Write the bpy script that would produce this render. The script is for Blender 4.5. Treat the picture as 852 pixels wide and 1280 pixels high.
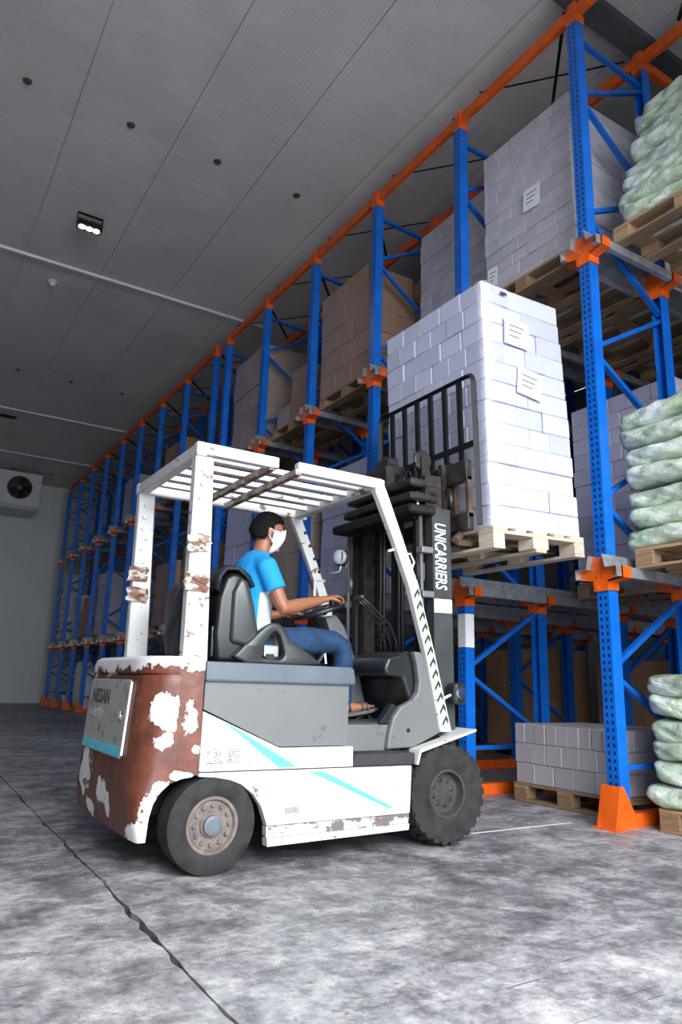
import bpy, bmesh, math, random
from mathutils import Vector, Matrix, Euler
random.seed(7)
for o in list(bpy.data.objects): bpy.data.objects.remove(o)
scn = bpy.context.scene
COL = scn.collection
PI = math.pi

# ------------------------------------------------------------------ camera
# world: X across the aisle into the racking, Y along the aisle, Z up (metres)
CAM_H = 0.88
yaw, pitch, roll = math.radians(31.776), math.radians(13.459), math.radians(1.690)
fw = Vector((math.sin(yaw)*math.cos(pitch), math.cos(yaw)*math.cos(pitch), math.sin(pitch)))
rt = Vector((math.cos(yaw), -math.sin(yaw), 0)); up = rt.cross(fw)
r2 = math.cos(roll)*rt + math.sin(roll)*up
u2 = -math.sin(roll)*rt + math.cos(roll)*up
cd = bpy.data.cameras.new('camera'); cam = bpy.data.objects.new('camera', cd); COL.objects.link(cam)
cd.sensor_fit = 'VERTICAL'; cd.sensor_height = 36.0; cd.sensor_width = 24.0
cd.lens = 896.2/1280*36.0; cd.clip_start = 0.05; cd.clip_end = 200
M3 = Matrix((r2, u2, -fw)).transposed()
cam.matrix_world = Matrix.Translation((0, 0, CAM_H)) @ M3.to_4x4()
scn.camera = cam

# ------------------------------------------------------------------ world, lights, exposure
w = bpy.data.worlds.new('daylight'); scn.world = w; w.use_nodes = True
wb = w.node_tree.nodes['Background']; wb.inputs[0].default_value = (0.75, 0.86, 1.0, 1); wb.inputs[1].default_value = 6.0
scn.view_settings.view_transform = 'Standard'
try: scn.view_settings.look = 'None'
except Exception: pass
scn.view_settings.gamma = 1.0; scn.view_settings.use_curve_mapping = False
scn.view_settings.exposure = 0.0

def area_light(name, loc, rot, sx, sy, power, color):
    l = bpy.data.lights.new(name, 'AREA'); l.shape = 'RECTANGLE'; l.size = sx; l.size_y = sy
    l.energy = power; l.color = color
    o = bpy.data.objects.new(name, l); COL.objects.link(o); o.location = loc; o.rotation_euler = rot
    return o
# daylight entering through the open loading door in the wall behind the camera
DOOR = (-1.8, 4.0, 0.0, 5.0, -1.3)      # x0 x1 z0 z1 y
area_light('door_daylight', (1.5, -4.2, 5.2), (math.radians(56), 0, 0), 7.0, 5.0, 1480, (1.0, 0.985, 0.955))

# ------------------------------------------------------------------ mesh builder
BASE = {}
class MB:
    def __init__(s): s.v = []; s.f = []
    def add(s, vs, fs):
        n = len(s.v); s.v += [Vector(p) for p in vs]; s.f += [tuple(i+n for i in f) for f in fs]; return s
    def box(s, x0, x1, y0, y1, z0, z1):
        vs = [(x0,y0,z0),(x1,y0,z0),(x1,y1,z0),(x0,y1,z0),(x0,y0,z1),(x1,y0,z1),(x1,y1,z1),(x0,y1,z1)]
        return s.add(vs, [(0,3,2,1),(4,5,6,7),(0,1,5,4),(1,2,6,5),(2,3,7,6),(3,0,4,7)])
    def bar(s, p, q, w, h, upv=(0,0,1)):
        p = Vector(p); q = Vector(q); d = (q-p).normalized(); u = Vector(upv)
        if abs(d.dot(u)) > .99: u = Vector((1,0,0))
        a = d.cross(u).normalized()*w/2; b = a.cross(d).normalized()*h/2
        vs = [p-a-b, p+a-b, p+a+b, p-a+b, q-a-b, q+a-b, q+a+b, q-a+b]
        return s.add(vs, [(3,2,1,0),(4,5,6,7),(0,1,5,4),(1,2,6,5),(2,3,7,6),(3,0,4,7)])
    def prism(s, pts, axis, a, b):
        def mk(p, t):
            if axis == 'y': return (p[0], t, p[1])
            if axis == 'x': return (t, p[0], p[1])
            return (p[0], p[1], t)
        n = len(pts); vs = [mk(p, a) for p in pts] + [mk(p, b) for p in pts]
        fs = [tuple(range(n)), tuple(range(2*n-1, n-1, -1))] + [(i, i+n, (i+1) % n + n, (i+1) % n) for i in range(n)]
        return s.add(vs, fs)
    def tube(s, path, r, n=8, cap=True, sq=None):
        P = [Vector(p) for p in path]; R = r if isinstance(r, (list, tuple)) else [r]*len(P)
        rings = []; u = None
        for i, p in enumerate(P):
            d = (P[min(i+1, len(P)-1)] - P[max(i-1, 0)]).normalized()
            if u is None:
                u = Vector((0,0,1)) if abs(d.z) < .9 else Vector((1,0,0))
            a = d.cross(u).normalized(); u = a.cross(d).normalized()
            rr = R[i]; ra, rb = rr if isinstance(rr, tuple) else (rr, rr)
            rings.append([p + a*ra*math.cos(2*PI*k/n) + u*rb*math.sin(2*PI*k/n) for k in range(n)])
        return s.loft(rings, cap)
    def loft(s, rings, cap=True):
        n = len(rings[0]); vs = [p for r in rings for p in r]; fs = []
        for i in range(len(rings)-1):
            for k in range(n):
                fs.append((i*n+k, i*n+(k+1) % n, (i+1)*n+(k+1) % n, (i+1)*n+k))
        if cap: fs += [tuple(range(n-1, -1, -1)), tuple(range((len(rings)-1)*n, len(rings)*n))]
        return s.add(vs, fs)
    def lathe(s, prof, c, axis='y', n=32, close=False):
        c = Vector(c); rings = []
        for r, h in prof:
            ring = []
            for k in range(n):
                t = 2*PI*k/n; a, b = r*math.cos(t), r*math.sin(t)
                ring.append(c + (Vector((a, h, b)) if axis == 'y' else Vector((h, a, b)) if axis == 'x' else Vector((a, b, h))))
            rings.append(ring)
        if close: rings.append(rings[0]); return s.loft(rings, False)
        return s.loft(rings, True)
    def ell(s, c, r, n=16, m=10, fn=None):
        c = Vector(c); rings = []
        for i in range(1, m):
            ph = PI*i/m - PI/2
            ring = []
            for k in range(n):
                t = 2*PI*k/n; d = Vector((math.cos(ph)*math.cos(t), math.cos(ph)*math.sin(t), math.sin(ph)))
                if fn: d = fn(d)
                ring.append(c + Vector((d.x*r[0], d.y*r[1], d.z*r[2])))
            rings.append(ring)
        return s.loft(rings, True)
    def xform(s, M):
        s.v = [M @ p for p in s.v]; return s
    def mesh(s, name, off=Vector((0,0,0))):
        me = bpy.data.meshes.new(name); me.from_pydata([tuple(p-off) for p in s.v], [], s.f); me.update()
        bm = bmesh.new(); bm.from_mesh(me); bmesh.ops.recalc_face_normals(bm, faces=bm.faces); bm.to_mesh(me); bm.free()
        return me
    def build(s, name, mat, parent=None, bevel=0, seg=1, smooth=False, label=None, local=False):
        off = Vector((0,0,0)) if (parent is None or local) else BASE[parent.name]
        me = s.mesh(name, off); me.materials.append(mat)
        if smooth:
            for p in me.polygons: p.use_smooth = True
        o = bpy.data.objects.new(name, me); COL.objects.link(o)
        if parent is not None: o.parent = parent
        BASE[o.name] = off
        if bevel:
            b = o.modifiers.new('bevel', 'BEVEL'); b.width = bevel; b.segments = seg; b.limit_method = 'ANGLE'; b.angle_limit = math.radians(35)
        if smooth and smooth != 'all':
            pass
        if label: o['label'] = label
        return o
def autosmooth(o, deg=40):
    me = o.data
    for p in me.polygons: p.use_smooth = True
    bm = bmesh.new(); bm.from_mesh(me)
    for e in bm.edges:
        if len(e.link_faces) == 2 and e.calc_face_angle(0) > math.radians(deg): e.smooth = False
    bm.to_mesh(me); bm.free(); return o
def tag(o, label, cat, group=None):
    o['label'] = label; o['category'] = cat
    if group: o['group'] = group
    return o
def struct(o): o['kind'] = 'structure'; return o
def empty(name, loc, rot=(0,0,0)):
    o = bpy.data.objects.new(name, None); o.empty_display_size = .1; COL.objects.link(o)
    o.location = loc; o.rotation_euler = rot; BASE[o.name] = Vector(loc); return o
def inst(name, me, parent, loc=(0,0,0), rot=(0,0,0), scale=(1,1,1), mods=None):
    o = bpy.data.objects.new(name, me); COL.objects.link(o); o.parent = parent
    o.location = loc; o.rotation_euler = rot; o.scale = scale; BASE[o.name] = Vector((0,0,0)); return o
def copy_tree(o, parent=None):
    c = o.copy(); COL.objects.link(c); c.parent = parent
    for ch in list(o.children): copy_tree(ch, c)
    return c

# ------------------------------------------------------------------ materials
MT = {}
class NT:
    def __init__(s, name):
        m = bpy.data.materials.new(name); m.use_nodes = True; s.m = m; s.t = m.node_tree
        s.b = s.t.nodes['Principled BSDF']; s.co = s.n('ShaderNodeTexCoord').outputs['Object']
    def n(s, t, **kw):
        x = s.t.nodes.new(t)
        for k, v in kw.items(): setattr(x, k, v)
        return x
    def l(s, a, b): s.t.links.new(a, b)
    def val(s, inp, v):
        if hasattr(v, 'links') or hasattr(v, 'is_output'): s.l(v, inp)
        else: inp.default_value = v
    def math(s, op, a, b=0.0, clamp=False):
        x = s.n('ShaderNodeMath', operation=op); x.use_clamp = clamp
        s.val(x.inputs[0], a); s.val(x.inputs[1], b); return x.outputs[0]
    def mapping(s, scale=(1,1,1), rot=(0,0,0), loc=(0,0,0), vec=None):
        x = s.n('ShaderNodeMapping'); s.l(vec or s.co, x.inputs[0])
        x.inputs['Location'].default_value = loc; x.inputs['Rotation'].default_value = rot; x.inputs['Scale'].default_value = scale
        return x.outputs[0]
    def noise(s, scale=5, detail=4, rough=.55, vec=None, dist=0.0):
        x = s.n('ShaderNodeTexNoise'); x.inputs['Scale'].default_value = scale; x.inputs['Detail'].default_value = detail
        x.inputs['Roughness'].default_value = rough; x.inputs['Distortion'].default_value = dist
        s.l(vec or s.co, x.inputs['Vector']); return x.outputs['Fac']
    def ramp(s, fac, stops):
        x = s.n('ShaderNodeValToRGB'); e = x.color_ramp.elements
        while len(e) < len(stops): e.new(.5)
        for el, (p, c) in zip(e, stops): el.position = p; el.color = c if len(c) == 4 else (*c, 1)
        s.l(fac, x.inputs[0]); return x.outputs[0]
    def step(s, fac, a, b):
        x = s.n('ShaderNodeMapRange'); x.inputs[1].default_value = a; x.inputs[2].default_value = b; s.l(fac, x.inputs[0]); return x.outputs[0]
    def mix(s, fac, a, b, blend='MIX'):
        x = s.n('ShaderNodeMix', data_type='RGBA', blend_type=blend)
        s.val(x.inputs[0], fac)
        for i, v in ((6, a), (7, b)):
            if isinstance(v, (tuple, list)): x.inputs[i].default_value = v if len(v) == 4 else (*v, 1)
            else: s.l(v, x.inputs[i])
        return x.outputs[2]
    def sep(s, vec=None):
        x = s.n('ShaderNodeSeparateXYZ'); s.l(vec or s.co, x.inputs[0]); return x.outputs
    def color(s, c):
        if isinstance(c, (tuple, list)): s.b.inputs['Base Color'].default_value = c if len(c) == 4 else (*c, 1)
        else: s.l(c, s.b.inputs['Base Color'])
        return s
    def set(s, rough=None, metal=None, spec=None, **kw):
        if rough is not None: s.val(s.b.inputs['Roughness'], rough)
        if metal is not None: s.val(s.b.inputs['Metallic'], metal)
        if spec is not None: s.b.inputs['Specular IOR Level'].default_value = spec
        return s
    def bump(s, h, strength=.3, dist=.01):
        x = s.n('ShaderNodeBump'); x.inputs['Strength'].default_value = strength; x.inputs['Distance'].default_value = dist
        s.l(h, x.inputs['Height']); s.l(x.outputs[0], s.b.inputs['Normal']); return s
def plain(name, c, rough=.5, metal=0, var=.15, scale=8, bump=0, c2=None, spec=.5):
    t = NT(name); n = t.noise(scale, 5)
    d = c2 or tuple(max(0, x*(1-var)) for x in c); b = tuple(min(1, x*(1+var*.5)) for x in c)
    t.color(t.ramp(n, [(.3, d), (.7, b)])).set(rough, metal, spec)
    if bump: t.bump(t.noise(scale*6, 4), bump)
    MT[name] = t.m; return t.m
plain('blue_steel', (.004, .145, .60), .32, 0, .25, 5)
plain('blue_steel_brace', (.004, .12, .52), .38, 0, .25, 5)
plain('orange_steel', (.80, .115, .008), .42, 0, .25, 6)
plain('galvanized', (.46, .48, .50), .38, .65, .3, 14)
plain('bolt_metal', (.45, .45, .46), .35, .8)
plain('black_steel', (.012, .012, .013), .45, 0, .3, 10, .1, spec=.2)
plain('grey_mast', (.050, .055, .054), .5, .15, .3, 6)
plain('greasy_steel', (.055, .045, .040), .42, .2, .5, 12, .15, c2=(.012, .011, .011), spec=.3)
plain('rusty_steel', (.13, .075, .05), .6, .2, .5, 14, .2, c2=(.04, .032, .03))
plain('chrome', (.75, .75, .75), .18, 1)
plain('black_rubber', (.034, .033, .032), .8, 0, .45, 12, .25, spec=.2)
plain('hose_rubber', (.012, .012, .013), .4)
plain('dark_fabric', (.014, .017, .028), .6, 0, .4, 12, .3)
plain('seat_vinyl', (.009, .0095, .010), .34, 0, .3, 6, .05)
plain('seat_plastic', (.038, .041, .038), .30, 0, .15, 6)
plain('dash_plastic', (.020, .022, .025), .28, 0, .3, 8)
plain('column_plastic', (.10, .105, .11), .42, 0, .2, 8)
plain('deck_grey', (.105, .125, .150), .40, 0, .2, 5)
plain('step_rubber', (.035, .036, .037), .8, 0, .3, 20)
plain('skin', (.30, .115, .060), .5, 0, .12, 20)
plain('hair', (.006, .0055, .005), .6, 0, .3, 60, .6, spec=.15)
plain('mask_cloth', (.82, .86, .90), .8, 0, .05)
plain('sandal', (.10, .10, .11), .7, 0, .3, 30)
plain('white_paper', (.84, .84, .83), .6, 0, .04)
plain('white_enamel', (.62, .62, .66), .4, 0, .05)
plain('fan_black', (.012, .012, .013), .4)
plain('white_sack', (.66, .67, .70), .5, 0, .15, 6, .1)
plain('kraft', (.42, .26, .145), .75, 0, .14, 4)
plain('kraft_pale', (.46, .33, .22), .75, 0, .14, 4)
plain('carton_white', (.68, .66, .645), .6, 0, .05, 3)
plain('carton_lavender', (.62, .62, .70), .5, 0, .06, 3)
plain('carton_grey', (.50, .475, .455), .6, 0, .06, 3)
plain('orange_lens', (.9, .12, .01), .25)
plain('tape', (.50, .36, .2), .3)
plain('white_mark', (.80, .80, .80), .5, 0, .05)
plain('blue_mark', (.12, .58, .72), .5, 0, .25, 30)
plain('faded_mark', (.33, .29, .285), .6, 0, .3, 40)
plain('dark_mark', (.045, .045, .048), .6, 0, .3, 40)
plain('green_mark', (.02, .05, .02), .6, 0, .2, 40)
plain('strip_pale', (.70, .76, .62), .55, 0, .08, 20)
plain('grey_mark', (.21, .20, .205), .7, 0, .1)

def wood(name, a, b):
    t = NT(name); v = t.mapping((14, 1.6, 14)); n = t.noise(3, 6, .6, v); rnd = t.n('ShaderNodeObjectInfo').outputs['Random']
    c = t.ramp(n, [(.25, a), (.75, b)])
    hv = t.n('ShaderNodeHueSaturation'); t.l(c, hv.inputs['Color']); t.l(t.step(rnd, 0, 1), hv.inputs['Value'])
    hv.inputs['Value'].default_value = 1
    mr = t.n('ShaderNodeMapRange'); mr.inputs[3].default_value = .7; mr.inputs[4].default_value = 1.15; t.l(rnd, mr.inputs[0]); t.l(mr.outputs[0], hv.inputs['Value'])
    t.color(hv.outputs[0]).set(.75).bump(n, .2, .004); MT[name] = t.m
wood('pallet_wood', (.22, .125, .060), (.42, .27, .15))
wood('pallet_pale', (.52, .40, .28), (.74, .63, .50))

def carton(name, c, stain=0):
    t = NT(name); rnd = t.n('ShaderNodeObjectInfo').outputs['Random']
    n = t.noise(5, 4); base = t.ramp(n, [(.3, tuple(x*.92 for x in c)), (.7, c)])
    mr = t.n('ShaderNodeMapRange'); mr.inputs[3].default_value = .90; mr.inputs[4].default_value = 1.06; t.l(rnd, mr.inputs[0])
    hv = t.n('ShaderNodeHueSaturation'); t.l(base, hv.inputs['Color']); t.l(mr.outputs[0], hv.inputs['Value'])
    t.color(hv.outputs[0]).set(.55); MT[name] = t.m
for nm, c in (('c_white', (.74, .72, .72)), ('c_cream', (.64, .60, .585)), ('c_floor', (.47, .43, .40)), ('c_kraft', (.42, .24, .12)), ('c_pale', (.48, .36, .26)), ('c_lav', (.60, .58, .66)), ('c_bluewhite', (.64, .645, .74))): carton(nm, c)

# stretch film: thin clear glossy plastic with wrinkles
def film(name, fac=.16, wrinkle=.6, tint=(.95, .95, 1.0)):
    t = NT(name); t.t.nodes.remove(t.b)
    tr = t.n('ShaderNodeBsdfTransparent'); tr.inputs[0].default_value = (*tint, 1)
    gl = t.n('ShaderNodeBsdfGlossy'); gl.inputs[0].default_value = (1, 1, 1, 1); gl.inputs['Roughness'].default_value = .16
    bp = t.n('ShaderNodeBump'); bp.inputs['Strength'].default_value = wrinkle; bp.inputs['Distance'].default_value = .03
    v = t.mapping((3, 3, 16)); t.l(t.noise(2.2, 5, .6, v, 1.0), bp.inputs['Height']); t.l(bp.outputs[0], gl.inputs['Normal'])
    mx = t.n('ShaderNodeMixShader'); mx.inputs[0].default_value = fac
    t.l(tr.outputs[0], mx.inputs[1]); t.l(gl.outputs[0], mx.inputs[2])
    t.l(mx.outputs[0], t.t.nodes['Material Output'].inputs[0]); MT[name] = t.m
film('film_light', .07, .35); film('film_heavy', .13, 1.2)

def concrete():
    t = NT('concrete')
    big = t.noise(.5, 5, .6, dist=.2); mid = t.noise(4.2, 12, .74, dist=.25); fine = t.noise(22, 9, .72)
    streak = t.noise(1.6, 8, .7, t.mapping((.6, 2.4, 1), (0, 0, .7)), .8)
    s = t.math('ADD', t.math('MULTIPLY', big, .22), t.math('MULTIPLY', mid, .48))
    s = t.math('ADD', s, t.math('ADD', t.math('MULTIPLY', fine, .20), t.math('MULTIPLY', streak, .16)))
    c = t.ramp(s, [(.44, (.085, .083, .09)), (.495, (.17, .167, .173)), (.54, (.29, .285, .29)), (.59, (.43, .42, .42)), (.66, (.60, .59, .585))])
    # worn dark blotches with crisp edges
    sc = t.noise(2.6, 10, .75, t.mapping((1.0, 1.7, 1), (0, 0, -.8)), .4)
    c = t.mix(t.math('MULTIPLY', t.step(sc, .58, .61), .5), c, (.085, .083, .088))
    sp = t.noise(16, 6, .7, t.mapping((1, 1.5, 1)), 1.0)
    c = t.mix(t.math('MULTIPLY', t.step(sp, .63, .65), .55), c, (.07, .07, .075))
    for rot, sx in ((.5, 60), (-.9, 75), (1.25, 55), (.1, 50)):
        sr = t.noise(1.0, 2, .5, t.mapping((1.3, sx, 1), (0, 0, rot), (3*rot, 1, 0)), .15)
        msk = t.noise(1.9, 3, .5, t.mapping((1, 1, 1), (0, 0, 0), (rot*9, 2, 0)))
        f = t.math('MULTIPLY', t.step(sr, .685, .70), t.step(msk, .50, .56))
        c = t.mix(t.math('MULTIPLY', f, .7), c, (.055, .055, .06))
    t.color(c).set(t.ramp(s, [(.4, (.40,)*3), (.7, (.62,)*3)])).bump(t.math('ADD', mid, fine), .25, .012)
    MT['concrete'] = t.m
concrete()
def panel_mat(name, c, axis, per, var):
    t = NT(name); xyz = t.sep(); a = xyz[axis]
    wv = t.math('SINE', t.math('MULTIPLY', a, 2*PI/per))
    n = t.noise(.8, 6, .6); sm = t.noise(3, 6, .65, t.mapping((.6, 3, 1)))
    m = t.math('ADD', t.math('MULTIPLY', n, .6), t.math('MULTIPLY', sm, .4))
    t.color(t.ramp(m, [(.35, tuple(x*(1-var) for x in c)), (.6, c)])).set(.5)
    t.bump(wv, .25, .004); MT[name] = t.m
panel_mat('ceiling_panel', (.75, .725, .685), 0, .045, .2)
panel_mat('dark_wall', (.25, .25, .25), 1, .25, .06)
panel_mat('wall_panel', (.60, .61, .60), 0, .25, .06)

def perforated():
    t = NT('perforated_blue'); x, y, z = t.sep()[0], t.sep()[1], t.sep()[2]
    nx = t.sep(t.n('ShaderNodeNewGeometry').outputs['Normal'])[0]
    ay = t.math('ABSOLUTE', t.math('SUBTRACT', t.math('ABSOLUTE', y), .022))
    fz = t.math('ABSOLUTE', t.math('SUBTRACT', t.math('FRACT', t.math('DIVIDE', z, .05)), .5))
    h = t.math('MULTIPLY', t.math('LESS_THAN', ay, .0075), t.math('LESS_THAN', fz, .24))
    fx = t.math('ABSOLUTE', t.math('ADD', x, .0))
    h = t.math('MULTIPLY', h, t.math('GREATER_THAN', t.math('ABSOLUTE', nx), .6))
    n = t.noise(5, 5); c = t.ramp(n, [(.3, (.003, .105, .47)), (.7, (.005, .155, .66))])
    wear = t.step(t.noise(30, 5, .7), .68, .72)
    c = t.mix(t.math('MULTIPLY', wear, .35), c, (.25, .30, .38))
    t.color(t.mix(h, c, (.004, .006, .02))).set(.34); MT['perforated_blue'] = t.m
perforated()

def worn_white(name, c=(.66, .65, .64), amt=.62, rust=(.20, .10, .06)):
    t = NT(name); n = t.noise(9, 8, .7, t.mapping((1, 1, 1.6))); g = t.noise(2.2, 5)
    base = t.ramp(g, [(.3, tuple(x*.90 for x in c)), (.6, c)])
    chips = t.step(n, amt, amt+.025)
    scr = t.step(t.noise(3, 6, .6, t.mapping((2, 2, 60))), .68, .70)
    m = t.math('MAXIMUM', chips, t.math('MULTIPLY', scr, .45))
    t.color(t.mix(m, base, rust)).set(.38); MT[name] = t.m
worn_white('worn_white'); worn_white('guard_white', (.66, .645, .62), .60, (.17, .09, .06)); worn_white('sill_white', (.58, .56, .545), .49, (.16, .13, .12))
worn_white('grey_panel', (.150, .154, .150), .62, (.105, .108, .105))
worn_white('rear_panel', (.40, .385, .365), .57, (.24, .21, .19))
worn_white('rust_bar', (.50, .43, .37), .47, (.16, .07, .04))

def counterweight_mat():
    # brown primer / rust with remnants of white paint, patches placed in the truck's own coordinates (world minus truck root)
    t = NT('rusted_paint'); co = t.co
    rust = t.ramp(t.noise(11, 8, .7), [(.25, (.045, .016, .010)), (.5, (.125, .036, .020)), (.75, (.22, .070, .036))])
    lines = t.step(t.noise(2, 3, .5, t.mapping((2, 2, 90))), .66, .70)
    rust = t.mix(t.math('MULTIPLY', lines, .35), rust, (.26, .15, .11))
    white = t.ramp(t.noise(4, 4), [(.3, (.66, .65, .63)), (.7, (.80, .79, .77))])
    nz = t.noise(7, 7, .62); wob = t.math('MULTIPLY', t.math('SUBTRACT', nz, .5), .30)
    nz2 = t.noise(26, 5, .6); wob = t.math('ADD', wob, t.math('MULTIPLY', t.math('SUBTRACT', nz2, .5), .07))
    blobs = [((1.145, 3.37, .715), (.050, .3, .075)), ((1.280, 3.353, .70), (.038, .3, .080)), ((1.16, 3.36, .60), (.035, .3, .035)),
             ((1.31, 3.353, .555), (.028, .3, .030)), ((1.05, 3.9, .33), (.3, .08, .06)), ((1.05, 3.75, .27), (.3, .04, .05)),
             ((1.06, 4.25, .4), (.3, .12, .12)), ((1.205, 3.36, .75), (.008, .3, .05)), ((1.085, 3.40, .20), (.045, .2, .05)), ((1.115, 3.37, .31), (.05, .2, .06)), ((1.165, 3.36, .395), (.05, .2, .035)), ((1.26, 3.36, .44), (.07, .2, .02)), ((1.02, 4.1, .22), (.3, .07, .03))]
    d = None
    for c, r in blobs:
        lc = tuple((-(cc-bb))/rr for cc, bb, rr in zip(c, TRUCK, r))
        v = t.mapping(tuple(1/x for x in r), (0, 0, 0), lc)
        ln = t.n('ShaderNodeVectorMath', operation='LENGTH'); t.l(v, ln.inputs[0])
        q = t.math('MULTIPLY', t.math('SUBTRACT', ln.outputs[1], 1), .07)
        d = q if d is None else t.math('MINIMUM', d, q)
    z = t.sep()[2]; x = t.sep()[0]
    # white top lip with drips
    d = t.math('MINIMUM', d, t.math('SUBTRACT', .922, z))
    d = t.math('ADD', d, wob)
    m = t.step(d, .004, -.004)
    t.color(t.mix(m, rust, white)).set(.45).bump(m, .3, .003); MT['rusted_paint'] = t.m
TRUCK = (1.95, 3.95, 0.0)
counterweight_mat()

def shirt_mat():
    t = NT('shirt'); x, z = t.sep()[0], t.sep()[2]
    # blue tee with a pale front panel: boundary runs in the garment's own coordinates
    m = t.math('MULTIPLY', t.step(x, -.035, -.025), t.step(z, .335, .325))
    t.color(t.mix(m, (.004, .25, .60), (.66, .74, .72))).set(.8).bump(t.noise(14, 4), .3, .02); MT['shirt'] = t.m
shirt_mat()
def jeans():
    t = NT('denim'); n = t.noise(10, 6, .6, t.mapping((1, 1, 1)))
    t.color(t.ramp(n, [(.3, (.004, .018, .055)), (.7, (.014, .055, .135))])).set(.85).bump(t.noise(22, 4), .4, .02); MT['denim'] = t.m
jeans()
def produce():
    t = NT('produce_sack'); rnd = t.n('ShaderNodeObjectInfo').outputs['Random']
    v = t.n('ShaderNodeVectorMath', operation='ADD'); t.l(t.co, v.inputs[0])
    cx = t.n('ShaderNodeCombineXYZ'); t.l(t.math('MULTIPLY', rnd, 30), cx.inputs[0]); t.l(cx.outputs[0], v.inputs[1])
    n = t.noise(5.5, 5, .6, v.outputs[0]); n2 = t.noise(3.5, 3, .5, v.outputs[0])
    c = t.ramp(n, [(.30, (.24, .37, .30)), (.40, (.44, .56, .36)), (.51, (.60, .69, .54)), (.64, (.77, .81, .78))])
    c = t.mix(t.math('MULTIPLY', t.step(n2, .55, .68), .45), c, (.52, .52, .34))
    t.color(c).set(.32)
    t.bump(t.noise(9, 6, .65, t.mapping((1, 1, 2.2), vec=v.outputs[0]), 1.2), 1.0, .035)
    t.b.inputs['Coat Weight'].default_value = .5; t.b.inputs['Coat Roughness'].default_value = .15; MT['produce_sack'] = t.m
produce()
def lamp_mat():
    t = NT('led_lens'); t.color((1, 1, 1)); t.b.inputs['Emission Color'].default_value = (.9, .95, 1, 1); t.b.inputs['Emission Strength'].default_value = 12; MT['led_lens'] = t.m
lamp_mat()

# ------------------------------------------------------------------ the room
X0, X1, Y0, Y1, ZC = -6.0, 11.6, -1.3, 24.95, 7.04
# floor: two concrete slabs with an eroded joint between them, over a dark base
fl = MB().box(X0, X1, Y0-9, Y1, -.30, -.03).build('floor', MT['black_rubber']); struct(fl)
jr = random.Random(3)
ys = [Y0-9 + i*.07 for i in range(int((Y1-Y0+9)/.07)+1)] + [Y1]
jx = [.90 + .019*y + .004*math.sin(y*2.1) + .003*math.sin(y*7.3+1) for y in ys]
gl = [x - .004 - jr.random()**6*.022*(1 if y < 6 else .3) for x, y in zip(jx, ys)]
gr = [x + .004 + jr.random()**6*.022*(1 if y < 6 else .3) for x, y in zip(jx, ys)]
MB().prism([(X0, Y0-9)] + list(zip(gl, ys)) + [(X0, Y1)], 'z', -.03, 0).build('slab', MT['concrete'], fl, local=True)
MB().prism([(X1, Y0-9)] + list(zip(gr, ys)) + [(X1, Y1)], 'z', -.03, 0).build('slab', MT['concrete'], fl, local=True)
MB().box(3.25, 4.16, 3.60, 3.615, 0, .0015).build('floor_strip', MT['white_mark'], fl, local=True)  # thin white strip across the floor towards the rack
# ceiling: long sandwich panels laid along the aisle
ce = MB().box(X0, X1, Y0, Y1, ZC+.02, ZC+.2).build('ceiling', MT['ceiling_panel']); struct(ce)
px = [X0] + [.93 - 1.1*k for k in range(6, 0, -1)] + [.93, 2.03, 3.13, 4.23, 5.33, 6.43, 7.53, 8.63, 9.73, 10.83, X1]
for a, b in zip(px[:-1], px[1:]):
    MB().box(a+.005, b-.005, Y0, Y1, ZC, ZC+.02).build('ceiling_panel', MT['ceiling_panel'], ce, local=True)
bolt_me = MB().lathe([(.0, -.035), (.018, -.035), (.018, -.012), (.045, -.010), (.05, 0)], (0,0,0), 'z', 10).mesh('bolt'); bolt_me.materials.append(MT['rusty_steel'])
for yy in (-.8, 7.27, 15.36, 23.4):
    for xx in (-1.8, -.7, .41, 1.52, 2.58, 3.68):
        inst('suspension_bolt', bolt_me, ce, (xx, yy, ZC), (0, 0, xx))
# joint cover strips across the ceiling
for i, (yy, h) in enumerate(((10.75, .07), (17.88, .07), (21.6, .07))):
    o = MB().prism([(yy-.05, ZC), (yy-.035, ZC-h*.5), (yy+.035, ZC-h*.5), (yy+.05, ZC)], 'x', X0, 4.9).build('trim_%d' % (i+1), MT['white_enamel']); struct(o)
o = MB().box(4.2, X1, 3.29, 3.41, ZC-.16, ZC).box(4.2, X1, 3.24, 3.46, ZC-.17, ZC-.155).build('trim_4', MT['column_plastic']); struct(o)
# walls
o = MB().box(X0, X1, Y1, Y1+.15, 0, ZC).build('wall_far', MT['wall_panel']); struct(o)
for k in range(15):
    xx = X0 + .1 + k*1.18
    MB().box(xx, xx+1.172, Y1-.012, Y1, 0.0, ZC).build('wall_panel', MT['wall_panel'], o, local=True)
o = MB().box(X0-.15, X0, Y0, Y1, 0, ZC).build('wall_left', MT['dark_wall']); struct(o)
o = MB().box(X1, X1+.15, Y0, Y1, 0, ZC).build('wall_right', MT['dark_wall']); struct(o)
d0, d1, _, dz, _ = DOOR
o = MB().box(X0, d0, Y0-.15, Y0, 0, ZC).box(d1, X1, Y0-.15, Y0, 0, ZC).box(d0, d1, Y0-.15, Y0, dz, ZC).build('wall_near', MT['dark_wall']); struct(o)
o = MB().box(d0-.12, d0, Y0, Y0+.06, 0, dz+.12).box(d1, d1+.12, Y0, Y0+.06, 0, dz+.12).box(d0, d1, Y0, Y0+.06, dz, dz+.12).build('trim_5', MT['galvanized']); struct(o)
o = MB().box(X0, 4.0, Y1-.03, Y1-.012, 0, .10).build('baseboard_far', MT['white_enamel']); struct(o)

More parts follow.
